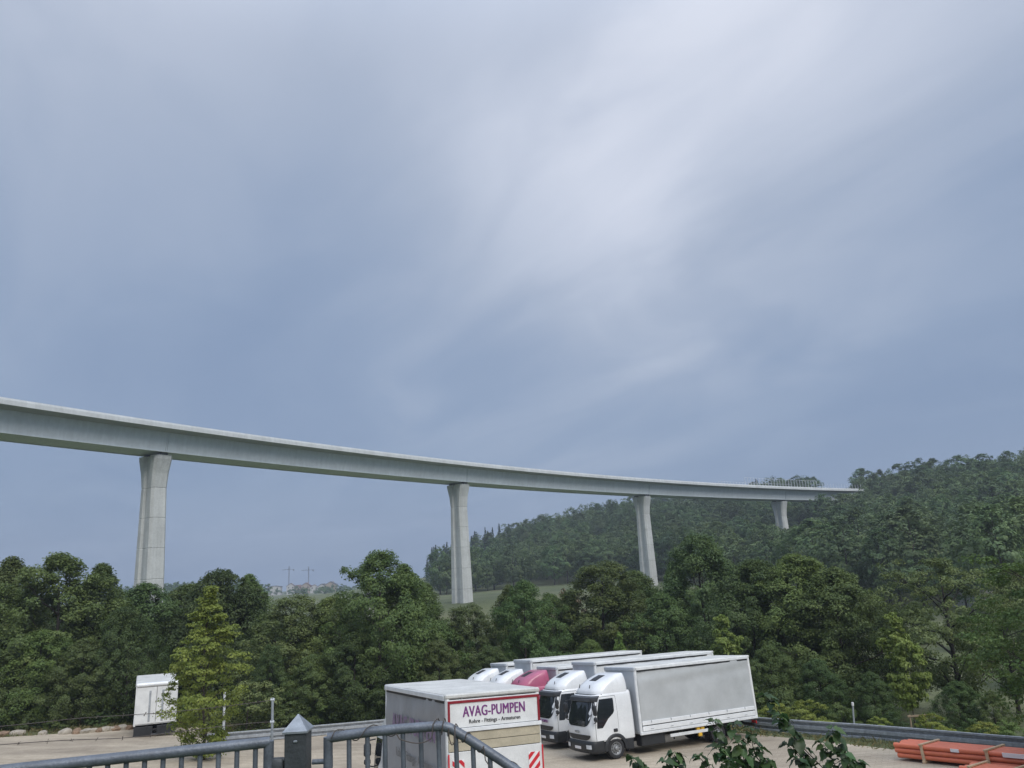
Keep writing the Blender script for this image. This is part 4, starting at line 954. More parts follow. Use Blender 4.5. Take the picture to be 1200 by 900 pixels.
# ------------------------------------------------------------------ orange pipes
def pipe_bundle(label, p0, p1, cols, rows, r, battens, labels_at, seed):
    a = Vector((p0[0], p0[1], float(yardz(np.array(p0[0]), np.array(p0[1])))+.035)); b = Vector((p1[0], p1[1], float(yardz(np.array(p1[0]), np.array(p1[1])))+.035))
    d = (b-a).normalized(); up = Vector((0, 0, 1)); n = up.cross(d).normalized(); up = d.cross(n); Ln = (b-a).length
    root = empty('pipe_bundle', a, 0, label, 'pipes'); root.rotation_euler = Matrix((d, n, up)).transposed().to_euler(); rg = random.Random(seed)
    base = .10; W_ = cols*2*r
    pm = MB(); k = 20; ro, ri = r*.97, r*.88
    rings = [[Vector((x, q*cos(2*pi*i/k), q*sin(2*pi*i/k))) for i in range(k)] for x, q in ((.06, ri), (0, ri), (0, ro*1.12), (.16, ro*1.12), (.18, ro), (Ln-.16, ro), (Ln, ro), (Ln, ri), (Ln-.08, ri))]
    pm.loft(rings, 0, True, True); me = pm.mesh('pipe', M['pipe'], 40)
    for j in range(rows):
        for i in range(cols):
            o = link('pipe', me, root, (rg.uniform(-.09, .09), -W_/2+r+i*2*r, base+r+j*2*r*1.0)); o.rotation_euler = (rg.random()*6, 0, 0)
            if rg.random() < .5: o.rotation_euler.z = pi; o.location.x += Ln
    T_ = base+rows*2*r
    for x in battens:
        bt = link('timber_frame', None, root, (x, 0, 0))
        for nm, c_, s_ in (('batten', (0, 0, T_+.02), (.10, W_+.22, .05)), ('batten', (0, 0, base/2-.005), (.10, W_+.16, .085)), ('upright', (0, -W_/2-.028, T_/2), (.10, .05, T_+.05)), ('upright', (0, W_/2+.028, T_/2), (.10, .05, T_+.05))):
            MB().rbox(c_, s_, .006).build(nm, M['palewood'], bt)
    for x, w_ in labels_at:
        MB().rbox((x, -W_/2-.004, base+(rows-.5)*2*r), (w_, .012, r*1.3), .004).build('paper_label', M['paper'], root)
    return root
a = at(1062, 888, 30.8); b = at(1270, 909, 25.8)
PB = pipe_bundle('strapped bundle of long orange plastic pipes lying beside the right guard rail', (a.x, a.y), (b.x, b.y), 6, 3, .083, (1.05, 3.35, 5.3), ((2.25, .30),), 5)
MB().rbox((4.5, -.505, .10+.415), (1.3, .012, .14), .004).build('paper_label', M['paper'], PB)
a = at(1136, 904, 27.6); b = at(1300, 918, 24.0)
pipe_bundle('low batch of orange pipes on pale timbers in the bottom right corner', (a.x, a.y), (b.x, b.y), 5, 1, .085, (.35, 1.6), (), 8)

# ------------------------------------------------------------------ edging stones at the left
rg = random.Random(11)
spots = [(3, 866, 1), (20, 865, 0), (50, 862.5, 0), (76, 861, 0), (90, 860, 1), (100, 859.5, 0), (108, 858.5, 0), (115, 857.5, 1), (122, 857, 0), (129, 856, 0), (136, 855, 1), (143, 854, 0), (151, 853.5, 1)]
for i, (px, py, kd) in enumerate(spots):
    p = at(px, py, 49.6+i*.25); bm = bmesh.new(); bmesh.ops.create_icosphere(bm, subdivisions=2, radius=.5)
    ph = [rg.random()*6 for _ in range(4)]; sx, sy, sz = rg.uniform(.45, .8), rg.uniform(.35, .5), rg.uniform(.24, .36)
    for v in bm.verts:
        c_ = v.co; m_ = max(abs(c_.x), abs(c_.y), abs(c_.z))/.5; k = .35+.62/max(m_, .3)
        k *= 1+.07*sin(c_.x*7+ph[0])+.07*sin(c_.y*8+ph[1])+.05*sin(c_.z*9+ph[2]); v.co = Vector((c_.x*sx*k*1.3, c_.y*sy*k*1.3, c_.z*sz*k*1.3))
    me = bpy.data.meshes.new('stone'); bm.to_mesh(me); bm.free(); me.materials.append(M['stone2' if kd else 'stone'])
    o = link('edging_stone', me, None, (p.x, p.y, float(yardz(np.array(p.x), np.array(p.y)))+.1)); o.rotation_euler = (rg.uniform(-.1, .1), rg.uniform(-.1, .1), rg.random()*6)
    nm = ['brown', 'pale'][0 if kd else 1]
    tag(o, ('rough %s edging stone bordering the yard at the left, below the dark hedge trees' % nm), 'stone', 'edging stones along the left yard edge')

# ------------------------------------------------------------------ trees
KW = dict(flat=.85)
protoA = [broadleaf(1, 12, 4.2, .05, 330, 140, .185, 'round', crad=(.5, 1.15), name='oak', **KW), broadleaf(2, 12, 3.7, .05, 320, 135, .18, 'column', crad=(.5, 1.05), name='alder', lm='lB', **KW),
          broadleaf(3, 12, 4.4, .05, 340, 140, .185, 'round', crad=(.5, 1.15), name='maple', lm='lA', limbs=13, **KW), broadleaf(14, 12, 3.8, .10, 320, 125, .18, 'round', name='ash', lm='lB', crad=(.45, 1.0), **KW),
          broadleaf(5, 12, 3.5, .04, 310, 135, .175, 'column', crad=(.45, 1.0), name='willow', lm='lC', **KW), broadleaf(6, 12, 3.9, .05, 330, 135, .18, 'spindle', crad=(.5, 1.05), name='cherry', lm='lB', **KW)]
shrubP = [broadleaf(21, 4, 2.2, .0, 60, 70, .20, 'round', limbs=6, crad=(.4, .8), name='shrub', lm='lB', trunk_r=.06), broadleaf(22, 4, 2.4, .0, 60, 70, .2, 'round', limbs=6, crad=(.4, .8), name='shrub', lm='lA', trunk_r=.06)]
sparse = broadleaf(31, 12, 5.0, .14, 330, 70, .19, 'vase', limbs=18, crad=(.5, 1.05), name='robinia', lm='lC', bark='bark2', trunk_r=.24, gap=.2)
hornbeam = broadleaf(47, 8, 1.78, .02, 300, 55, .135, 'spindle', limbs=30, crad=(.22, .55), name='hornbeam', lm='lY', trunk_r=.06, flat=.45)
youngG = broadleaf(42, 5, .85, .20, 110, 80, .15, 'column', limbs=10, crad=(.2, .42), name='young_maple', lm='lG', trunk_r=.035)
edgeT = broadleaf(43, 9, 3.5, .06, 330, 95, .13, 'round', limbs=16, crad=(.35, .75), name='edge_maple', lm='lB', trunk_r=.14)

def belt(px, py, Yd, k, label, lm=None, wid=1.0, name='broadleaf_tree', nominal=12., group='trees in the belt behind the yard', rz=None, protos=protoA):
    p = at(px, py, Yd); zb = gz1(p.x, p.y)-.15; h = p.z-zb; s = h/(nominal*.985)
    return tree_thing(name, protos[k] if isinstance(protos, list) else protos, (p.x, p.y, zb), (s*wid, s*wid, s), random.Random(px*7+py).random()*6.28 if rz is None else rz, label, 'tree', group, lmat=lm)
T_ = [
 (-45, 662, 61, 0, 'dark leafy tree cut off by the left edge of the picture', None, 1.0),
 (22, 661, 62, 5, 'dark green tree at the far left, its crown touching the picture edge', None, .95),
 (72, 655, 58, 3, 'tall rounded green tree left of the first bridge pier, highest of the left group', 'lB', 1.05),
 (122, 668, 61, 5, 'round green tree just left of the first bridge pier', None, 1.0),
 (172, 690, 66, 0, 'lower dark tree standing in front of the first bridge pier', None, 1.0),
 (150, 716, 56, 2, 'dark tree directly behind the lone white truck', None, .85),
 (50, 742, 54.5, 1, 'low mid-green tree over the edging stones at the left', 'lB', 1.15),
 (100, 752, 54.5, 1, 'low bushy tree with lighter yellowish green leaves left of the lone white truck', 'lC', 1.1),
 (2, 748, 54, 0, 'low dark tree at the left picture edge above the stones', None, 1.2),
 (222, 690, 68, 1, 'green tree right of the first pier, behind the yellow-green tree', None, .95),
 (262, 674, 64, 2, 'dark tree with a high crown behind the tip of the yellow-green tree', None, .9),
 (296, 680, 67, 5, 'dark tree left of the distant village', None, .85),
 (340, 702, 60, 4, 'olive green tree standing below the distant village', None, 1.1),
 (392, 704, 62, 1, 'mid-green tree below the right end of the distant village', None, 1.05),
 (318, 758, 56, 4, 'small upright dark green tree right of the yellow-green tree', 'lA', .8),
 (372, 770, 56, 2, 'low dark tree behind the pyramid-capped post', None, 1.1),
 (442, 652, 58, 3, 'tall airy tree between the village and the second pier, highest of the middle group', 'lB', .95),
 (478, 668, 61, 5, 'green tree leaning against the tall airy tree, left of the second pier', None, .95),
 (415, 745, 55.5, 0, 'dark low tree left of the lettered box truck', None, 1.1),
 (512, 752, 56, 4, 'lighter olive low tree above the lettered box truck', 'lC', 1.0),
 (546, 712, 62, 4, 'olive tree hiding the foot of the second pier', None, 1.05),
 (612, 686, 60, 0, 'dark round tree right of the second pier', None, .85),
 (578, 760, 57, 2, 'dark low tree above the white cab roofs', None, 1.15),
 (642, 700, 66, 1, 'green tree beside the greyish dry bush', None, .9),
 (700, 664, 64, 4, 'olive green tree left of the third pier', 'lB', 1.15),
 (742, 674, 69, 1, 'tree covering the foot of the third pier', None, .95),
 (690, 752, 60, 1, 'low tree with greyish green leaves above the truck boxes', 'lB', 1.1),
 (775, 700, 61, 0, 'dark tree above the second truck box', None, .95),
 (822, 633, 64, 2, 'tallest dark tree, right of the third pier', None, .90),
 (876, 662, 56, 2, 'big round green tree above the rear end of the nearest truck', 'lA', .95),
 (930, 656, 54, 1, 'broad green tree with a light top in the middle of the right belt', 'lB', 1.05),
 (975, 672, 52, 0, 'large dark tree left of the tall staked young tree', 'lA', 1.1),
 (1025, 706, 55, 1, 'darker tree between the big right-hand trees and the thin-crowned tree', 'lA', .95),
 (900, 760, 47, 0, 'low dark tree just behind the nearest truck box', None, 1.15),
 (960, 775, 46, 2, 'low dark tree behind the bright yellow-green shrubs', None, 1.1),
 (1020, 790, 44.5, 0, 'low dark tree beside the staked young tree', None, 1.0),
 (1122, 800, 42, 2, 'low dark bush-like tree under the thin-crowned tree', None, 1.15),
 (1160, 812, 40, 0, 'low dark bush-like tree at the right, behind the guard rail', None, 1.0),
 (1185, 672, 60, 1, 'green tree behind the branches at the right picture edge', None, .9),
 (1255, 660, 55, 2, 'dark tree cut off by the right edge of the picture', None, 1.0),
 (592, 692, 68, 5, 'pointed green tree between the second pier and the dark round tree', None, .8),
 (668, 700, 66, 5, 'pointed green tree left of the olive tree near the third pier', None, .85),
 (792, 664, 74, 5, 'pointed dark tree a little right of the third pier', 'lA', .75),
 (505, 690, 66, 5, 'pointed olive tree just left of the second pier foot', 'lC', .7),
]
for (px, py, Yd, k, lab, lm, wd) in T_: belt(px, py, Yd, k, lab, lm, wd)
belt(1098, 659, 46, 0, 'thin-crowned tree with dark branches showing through, behind the orange pipes', None, 1.0, 'robinia_tree', protos=sparse, rz=1.1)
belt(1168, 700, 49, 0, 'second thin-crowned tree with bare dark limbs near the right edge', None, .85, 'robinia_tree', protos=sparse, rz=3.9)
# back of the belt: trees that cannot be told apart
rgn = np.random.default_rng(5)
for i in range(26):
    px = -60+i*52+rgn.normal()*10; Yd = 74+rgn.random()*16; lim = float(np.interp(px, [-60, 120, 200, 300, 400, 470, 520, 640, 700, 800, 1000, 1300], [675, 685, 700, 702, 708, 690, 722, 722, 690, 665, 690, 690]))
    belt(px, lim+14+rgn.random()*16, Yd, int(rgn.integers(0, 3)), 'green tree filling the back of the tree belt, mostly hidden by trees in front', ['lA', 'lB', 'lA'][i % 3], 1.1, group='trees at the back of the belt')
# undergrowth
UG = ['at the left edge', 'above the leftmost stones', 'behind the pale square edging stones', 'beside the lone white truck', 'right of the lone white truck', 'behind the slim grey pole', 'above the wire post', 'above the left guard rail start', 'behind the pyramid-capped post', 'left of the lettered box truck', 'behind the lettered box truck roof', 'left of the white cab roofs', 'behind the nearest truck rear end', 'behind the bright yellow-green shrubs', 'left of the white delineator post', 'left of the staked young tree', 'right of the staked young tree', 'above the orange pipe bundle', 'at the far right']
for i, (px, py, Yd) in enumerate([(-20, 835, 52.5), (30, 838, 52), (66, 842, 52), (118, 836, 54), (215, 826, 54), (255, 832, 52), (300, 815, 53), (340, 822, 54), (385, 818, 55.5), (425, 815, 56.5), (470, 800, 57), (530, 795, 59), (880, 812, 46), (925, 822, 44), (985, 825, 42.5), (1040, 835, 40.5), (1090, 836, 39), (1140, 842, 37.5), (1180, 845, 35.5)]):
    p = at(px, py, Yd); zb = gz1(p.x, p.y)-.1; s = max(.25, (p.z-zb)/3.9)
    tree_thing('undergrowth_shrub', shrubP[i % 2], (p.x, p.y, zb), (s*1.15, s*1.15, s), i*1.7, 'dark undergrowth shrub at the foot of the tree belt, '+UG[i], 'shrub', 'undergrowth shrubs along the belt')
for px, py, Yd, lab in ((905, 824, 42.0, 'bright yellow-green shrub behind the guard rail, next to the truck box rear end'), (945, 822, 40.6, 'bright yellow-green shrub behind the guard rail, right of its twin beside the truck'), (1030, 848, 38.5, 'small light green shrub at the foot of the staked young tree'), (1090, 838, 37.5, 'light green shrub behind the guard rail, right of the staked young tree'), (1150, 846, 34.8, 'yellow-green shrub behind the guard rail above the orange pipes'), (290, 800, 50, 'pale green bush right of the yellow-green tree')):
    p = at(px, py, Yd); zb = gz1(p.x, p.y)-.1; s = max(.2, (p.z-zb)/3.9)
    tree_thing('bright_shrub', shrubP[0], (p.x, p.y, zb), (s*1.3, s*1.3, s), px, lab, 'shrub', None, lmat='lY' if px != 290 else 'lC')
# young trees
def young(meshes, px, ptop, pbase, Yd, nominal, label, wid=1, name='young_tree', rz=.4, lm=None):
    p = at(px, ptop, Yd); zb = gz1(p.x, p.y)-.05; h = p.z-zb; s = h/(nominal*.99)
    return tree_thing(name, meshes, (p.x, p.y, zb), (s*wid, s*wid, s), rz, label, 'tree', None, lmat=lm)
young(hornbeam, 247, 688, 893, 40.3, 8, 'bushy yellow-green young tree standing alone in front of the white truck', 1.0, 'hornbeam_tree')
YT = young(youngG, 1050, 720, 850, 38.2, 5, 'slender bright green young tree tied to wooden stakes behind the guard rail', .78)
young(youngG, 848, 722, 800, 49.5, 5, 'slender light green young tree above the right end of the truck roofs', .8, rz=2)
young(youngG, 725, 742, 800, 54, 5, 'small thin light green young tree above the middle of the truck roofs', .55, rz=3)
p = at(1200, 645, 24.5); zb = gz1(19.4, 24.5)
tree_thing('maple_tree', edgeT, (18.1, 25.6, zb-.1), (1.02, 1.02, 1.12*(p.z-zb)/9), .5, 'nearer fresh green tree reaching in from the right picture edge', 'tree')
# stakes
p = YT.location; st = empty('tree_stake', (p.x+.1, p.y-.25, p.z), 0, 'wooden two-legged tree stake frame with a crossbar behind the guard rail', 'stake')
SH = at(1062, 839, 38).z-st.location.z
for sx in (-.36, .36): MB().tube([(sx, 0, -.2), (sx*.95, 0, SH+.05)], .042, 8).build('stake', M['wood'], st, 50)
MB().rbox((0, -.055, SH), (.95, .03, .09), .006).build('crossbar', M['wood'], st)
# grey dry bush and bare branch
p = at(660, 694, 75); zb = gz1(p.x, p.y); s = (p.z-zb)/4
tree_thing('dry_bush', shrubP[0], (p.x, p.y, zb), (s*.45, s*.45, s), 1, 'greyish brown dry bush right of the second pier', 'shrub', lmat='lD')

# ------------------------------------------------------------------ hazel twigs close to the camera
def hazel(label, base, stems, seed):
    rgz = random.Random(seed); root = empty('hazel_shrub', base, 0, label, 'shrub')
    n = 9
    mes = []
    for kk in range(4):
        lm_ = MB(); ln = .052; nu = 8
        def fn(u, v):
            w = .0285*math.sin(pi*min(1, u**.8))**.6*(1+.10*sin(u*38+kk)); y = (v-.5)*2*w
            return Vector((u*ln, y, .012*math.sin(u*3+kk*.7)-.35*abs(y)*(.3+.2*kk)*-1+.004*sin(u*30)*abs(v-.5)*2-.03*u*u))
        lm_.grid(fn, nu, 4); me = lm_.mesh('leaf', M['lS'], 60)
        at_ = me.attributes.new('leafvar', 'FLOAT', 'FACE'); at_.data.foreach_set('value', [kk/3.]*len(me.polygons)); mes.append(me)
    bo_ = Vector(base)
    for pts in stems:
        P = smooth_path([Vector(p)-bo_ for p in pts], 6)
        MB().tube(P, [.007*(1-.75*i/len(P)) for i in range(len(P))], 6).build('stem', M['bark'], root, 50)
        k0 = int(len(P)*.35)
        for i in range(k0, len(P)):
            for q in range(3):
                if rgz.random() < .18: continue
                az = i*2.2+q*2.8+rgz.uniform(-.4, .4); o = link('leaf', rgz.choice(mes), root)
                el = rgz.uniform(-.45, .5) if i < len(P)-1 else rgz.uniform(-.1, .7)
                dv = Vector((cos(az), sin(az), 0)); o.location = P[i]+dv*.012
                R = Matrix.Rotation(az, 3, 'Z') @ Matrix.Rotation(-el, 3, 'Y') @ Matrix.Rotation(rgz.uniform(-.5, .5), 3, 'X')
                o.rotation_euler = R.to_euler(); s = rgz.uniform(.65, 1.45); o.scale = (s, s*rgz.uniform(.85, 1.1), s)
    return root
def stem(px, py, Yd, bx): 
    a = at(px, py, Yd); b = Vector((bx[0], bx[1], gz1(bx[0], bx[1]))); m_ = a.lerp(b, .5)+Vector((random.Random(px).uniform(-.1, .1), 0, .05)); return [b, b.lerp(a, .3)+Vector((.03, 0, .02)), m_, a.lerp(b, .22)+Vector((.0, .02, .02)), a]
bx = (1.75, 6.35)
hazel('leafy hazel twigs in front of the nearest truck rear wheel, close to the camera', (bx[0], bx[1], gz1(*bx)), [stem(x, y, Yd, bx) for x, y, Yd in ((835, 846, 5.9), (858, 850, 6.0), (880, 855, 6.1), (842, 878, 5.8), (868, 872, 5.9), (888, 878, 6.0), (820, 888, 5.9), (855, 893, 5.7), (900, 892, 6.0))], 4)
bx = (2.55, 6.4)
hazel('tall hazel shoots with leaves left of the orange pipes, close to the camera', (bx[0], bx[1], gz1(*bx)), [stem(x, y, Yd, bx) for x, y, Yd in ((897, 815, 6.1), (910, 838, 6.1), (922, 872, 6.2), (975, 855, 6.1), (965, 872, 6.0), (990, 885, 6.0), (935, 890, 5.9), (1004, 892, 6.1))], 9)
bx = (1.25, 6.3)
hazel('small hazel sprig poking up at the bottom below the nearest truck', (bx[0], bx[1], gz1(*bx)), [stem(x, y, Yd, bx) for x, y, Yd in ((790, 884, 6.0), (742, 890, 5.9), (780, 893, 5.9))], 14)

# ------------------------------------------------------------------ verge grass
rgg = np.random.default_rng(3); pts = []
while len(pts) < 9000:
    x = rgg.uniform(-35, 24); y = rgg.uniform(22, 60)
    pts.append((x, y)) if True else None
pts = np.array(pts); pts = np.concatenate([pts+rgg.normal(size=pts.shape)*.5 for _ in range(16)])
d = sdist(pts[:, 0], pts[:, 1], YARD); keep = (d > -.15+.25*np.sin(pts[:, 0]*1.7)) & (d < 3.2); pts = pts[keep]
zz = gz(pts[:, 0], pts[:, 1]); nn = len(pts); hgt = .07+.24*rgg.random(nn)**2
C_ = np.c_[pts, zz+hgt*.45]
az = rgg.random(nn)*6.28
tag(link('verge_grass', leaf_mesh('verge_grass', C_, np.c_[np.cos(az), np.sin(az), rgg.normal(size=nn)*.25], hgt*1.5, rgg.random(nn), [M['grassb']], asp=.13, seed=3)), 'dry green and straw coloured grass on the verge along the guard rails', 'grass', kind='stuff')

# ------------------------------------------------------------------ hillside wood
hillP = [broadleaf(50+i, 13, 4.5, .14, 150, 22, .50, 'round', flat=.95, crad=(.6, 1.25), limbs=5, name='hill_tree', lm='lH', trunk_r=.2, kw=dict(wu=.3, wo=.9, wr=.22)) for i in range(5)]
conP = [conifer(60+i) for i in range(3)]
def merge(tm, cm, name):
    bm = bmesh.new(); bm.from_mesh(cm); lay = bm.faces.layers.float.get('leafvar'); n0 = len(bm.faces); bm.from_mesh(tm); bm.faces.ensure_lookup_table()
    for f in bm.faces[n0:]: f.material_index = 1
    me = bpy.data.meshes.new(name); bm.to_mesh(me); bm.free(); me.materials.append(cm.materials[0]); me.materials.append(tm.materials[0]); return me
hillM = [merge(t, c, 'hill_tree') for t, c in hillP]; conM = [merge(t, c, 'hill_spruce') for t, c in conP]
rgh = np.random.default_rng(8)
xx, yy = np.meshgrid(np.arange(-90, 330, 6.6), np.arange(100, 520, 6.6)); xx = xx.ravel()+rgh.uniform(-2.4, 2.4, xx.size); yy = yy.ravel()+rgh.uniform(-2.4, 2.4, yy.size)
def in_wood(x, y):
    a = (y > 276-.7*np.maximum(0, x-5)+6*np.sin(x*.07)) & (x > -.116*y+3*np.sin(y*.2)) & (y > 225)
    b = (x > 44+.10*np.maximum(0, 230-y)) & (y > 98)
    return a | b
k = in_wood(xx, yy); xx, yy = xx[k], yy[k]
# keep the bridge corridor clear
bs = np.arange(60, 178, 3.); bp_ = [bpos(s)[0] for s in bs]; bz = np.array([p.z for p in bp_]); bxy = np.array([(p.x, p.y) for p in bp_])
dist = np.hypot(xx[:, None]-bxy[None, :, 0], yy[:, None]-bxy[None, :, 1]); im = dist.argmin(1); dm = dist.min(1)
zg = gz(xx, yy)
k = (dm > 8.0) | (bz[im]-zg > 19) ; xx, yy, zg, im, dm = xx[k], yy[k], zg[k], im[k], dm[k]
htree = 8.5+8.0*rgh.random(len(xx))**1.2; nat = len(xx)
con = ((xx < -10+7*np.sin(yy*.11)) & (yy > 300) & (rgh.random(len(xx)) < .88)) | ((xx > 105) & (xx < 165) & (yy > 375) & (rgh.random(len(xx)) < .5))
htree = np.where(con, htree+1, htree)
ex = []
for s_ in np.arange(147, 186, 4.2):
    for of in (8.6, 14.5):
        q, tg, nr = bpos(s_); w_ = q+nr*(of+rgh.uniform(-1, 1)); ex.append((w_.x, w_.y, q.z+(3.4 if of < 10 else 1.6)+rgh.uniform(-1, .6)))
for px_ in np.arange(886, 957, 5.5):
    w_ = at(px_, float(np.interp(px_, [886, 915, 940, 957], [566, 561, 556, 556]))+rgh.uniform(-1.5, 3), 392+rgh.uniform(-5, 5)); ex.append((w_.x, w_.y, w_.z))
ex = np.array(ex); ezg = gz(ex[:, 0], ex[:, 1])
xx = np.r_[xx, ex[:, 0]]; yy = np.r_[yy, ex[:, 1]]; zg = np.r_[zg, ezg]; htree = np.r_[htree, ex[:, 2]-ezg]; con = np.r_[con, np.zeros(len(ex), bool)]; dm = np.r_[dm, np.full(len(ex), 9.)]
im = np.r_[im, np.array([np.hypot(bxy[:, 0]-a_, bxy[:, 1]-b_).argmin() for a_, b_ in ex[:, :2]])]
# trees between the camera and the bridge end must stay below the deck in view
pr = np.array([project((a, b, c+h)) for a, b, c, h in zip(xx, yy, zg, htree)])
inf = (pr[:, 0] > -140) & (pr[:, 0] < 1380)
near = (yy < 300) & inf
deckpix = np.array([project(p+Vector((0, 0, 1.0)))[:2] for p in bp_])
ylim = np.interp(pr[:, 0], deckpix[:, 0], deckpix[:, 1], left=-1e9, right=-1e9)+np.where(np.abs(pr[:, 0]-918) < 22, 32, np.where(pr[:, 0] > 952, -7, 22))
before = (dm > 0) & ((xx*.78+yy*.62*0) > -1e9)
front = np.array([(Vector((a, b, 0))-Vector((bxy[i][0], bxy[i][1], 0))).dot(bpos(bs[i])[2]) > 0 for a, b, i in zip(xx, yy, im)])
ylim = np.where(front, ylim, np.interp(pr[:, 0], deckpix[:, 0], deckpix[:, 1], left=-1e9, right=-1e9)-np.where((pr[:, 0] > 878) & (pr[:, 0] < 957), 26, 6))
too = (pr[:, 1] < ylim) & (pr[:, 0] < 1003) & inf & ((yy < 330) | ~front)
pxm = pr[:, 2]/FPX
htree = np.where(too, htree-(ylim-pr[:, 1])*pxm-.5, htree)
k = inf & (htree > 4.5); xx, yy, zg, htree, con, dm, front = xx[k], yy[k], zg[k], htree[k], con[k], dm[k], front[k]
pr = np.array([project((a, b, c+h)) for a, b, c, h in zip(xx, yy, zg, htree)])
order = np.argsort(pr[:, 2]); skyl = np.interp(np.arange(-150, 1400, 10), [-150, 400, 500, 620, 780, 850, 1000, 1100, 1400], [640, 640, 668, 700, 672, 640, 672, 664, 660]).astype(float)
vis = np.zeros(len(xx), bool)
for i in order:
    b = int((pr[i, 0]+150)/10); b = min(max(b, 0), len(skyl)-1)
    if pr[i, 1] < skyl[b]-1.5: vis[i] = True; w_ = max(0, int(3.2*FPX/pr[i, 2]/10)); skyl[max(0, b-w_):b+w_+1] = np.minimum(skyl[max(0, b-w_):b+w_+1], pr[i, 1])
cand = [i for i in order if vis[i] and 20 < pr[i, 0] < 1195]
def zone(i):
    x, y = pr[i, 0], pr[i, 1]; sky = y < float(np.interp(x, [480, 500, 580, 660, 720, 880, 955, 1000, 1060, 1130, 1200], [668, 660, 628, 597, 588, 566, 556, 572, 545, 537, 533]))+14
    kind = 'dark spruce' if con[i] else ('tall broadleaf tree' if htree[i] > 14 else 'small broadleaf tree' if htree[i] < 11.5 else 'broadleaf tree')
    lv = 'on the hill skyline' if sky else ('high on the wooded slope' if y < 618 else 'halfway up the wooded slope' if y < 648 else 'at the foot of the wooded slope')
    pl = [(545, 'left of the second pier'), (580, 'just right of the second pier'), (650, 'between the second and third pier'), (735, 'left of the third pier'), (785, 'right behind the third pier'), (880, 'between the third and last pier'), (955, 'around the last pier'), (1010, 'below the bridge end'), (1100, 'right of the bridge end'), (9999, 'near the right picture edge')]
    w = next(t for q, t in pl if x < q)
    return '%s %s, %s' % (kind, lv, w), 'trees of the hillside wood, '+w
ind = set(cand[:290])
for i in cand[:290]:
    me = conM[i % 3] if con[i] else hillM[i % 5]; o = link('spruce_tree' if con[i] else 'hillside_tree', me, None, (xx[i], yy[i], zg[i]-.2)); s = htree[i]/(14 if con[i] else 13)
    w_ = s*(.85+.45*((i*37) % 10)/10); o.scale = (w_, w_, s); o.rotation_euler = (0, 0, (i*2.39) % 6.28); lb, gr = zone(i); tag(o, lb, 'tree', gr)
rest = [i for i in range(len(xx)) if i not in ind and (pr[i, 2] < 470)]
CC = []; NN = []; SS = []; VV = []
def lowtree(i):
    rg_ = np.random.default_rng(i); h = htree[i]; c = np.array([xx[i], yy[i], zg[i]]); n = 440
    if con[i]:
        t = .08+.92*rg_.random(n)**1.25; az = rg_.random(n)*6.28; r = 2.9*(1-t)**.85*rg_.random(n)**.5*(.8+.3*np.sin(t*50)); P = np.c_[np.cos(az)*r, np.sin(az)*r, t*h-r*.25]; Nn = np.c_[np.cos(az), np.sin(az), np.full(n, .8)]+rg_.normal(size=(n, 3))*.3; S_ = .75*(.6+.7*rg_.random(n))
    else:
        nc = 44; t = .2+.78*rg_.random(nc); az = rg_.random(nc)*6.28; r = 4.6*np.sin(np.pi*np.clip((t-.12)/.88, 0, 1)**.8)**.6*(.5+.5*rg_.random(nc)**.5)*(1+.2*np.sin(3*az+i)); cen = np.c_[np.cos(az)*r, np.sin(az)*r, t*h]
        P, Nn, S_, v_ = clump_leaves(rg_, cen, .75+.6*rg_.random(nc), n//nc, .9, .95, np.array([0, 0, h*.45]), wu=.3, wo=.9, wr=.22); n = len(P)
        VV.append(np.clip(v_*.5+rg_.random()*.6-.05, 0, 1)); CC.append(P+c); NN.append(Nn); SS.append(S_); return
    CC.append(P+c); NN.append(Nn); SS.append(S_); VV.append(rg_.random(n)*.5+rg_.random()*.5)
cs = [i for i in rest if con[i]]; bs_ = [i for i in rest if not con[i]]
for nm, lst, lm, lab in (('hillside_wood', bs_, 'lH', 'dense broadleaf wood covering the upper hillside as one green mass'), ('spruce_wood', cs, 'lN', 'dark dense spruce wood on the upper left flank of the hill')):
    CC.clear(); NN.clear(); SS.clear(); VV.clear()
    for i in lst: lowtree(i)
    if CC: tag(link(nm, leaf_mesh(nm, np.concatenate(CC), np.concatenate(NN), np.concatenate(SS), np.concatenate(VV), [M[lm]], seed=1)), lab, 'wood', kind='stuff')
print('hill trees', len(xx), 'individual', len(ind), 'rest', len(rest))
# distant wooded rise and far hedges at the left
far = []
rgf = np.random.default_rng(12)
for _ in range(150): far.append((-261+rgf.normal()*26, 600+rgf.normal()*25, 8+5*rgf.random()))
for _ in range(120): far.append((rgf.uniform(-420, -60), rgf.uniform(640, 840), 4+4*rgf.random()))
CC.clear(); NN.clear(); SS.clear(); VV.clear()
for j, (x, y, h) in enumerate(far):
    rg_ = np.random.default_rng(900+j); nc = 14; t = .15+.8*rg_.random(nc); az = rg_.random(nc)*6.28; r = 4.4*np.sin(np.pi*t)**.6*rg_.random(nc)**.5
    P, Nn, S_, v_ = clump_leaves(rg_, np.c_[np.cos(az)*r, np.sin(az)*r, t*h], .9+.6*rg_.random(nc), 14, 1.5, .65, np.array([0, 0, h*.5])); CC.append(P+np.array([x, y, gz1(x, y)])); NN.append(Nn); SS.append(S_); VV.append(v_)
tag(link('distant_wood', leaf_mesh('distant_wood', np.concatenate(CC), np.concatenate(NN), np.concatenate(SS), np.concatenate(VV), [M['lH']], seed=2)), 'hazy distant woods beyond the first pier and below the village', 'wood', kind='stuff')

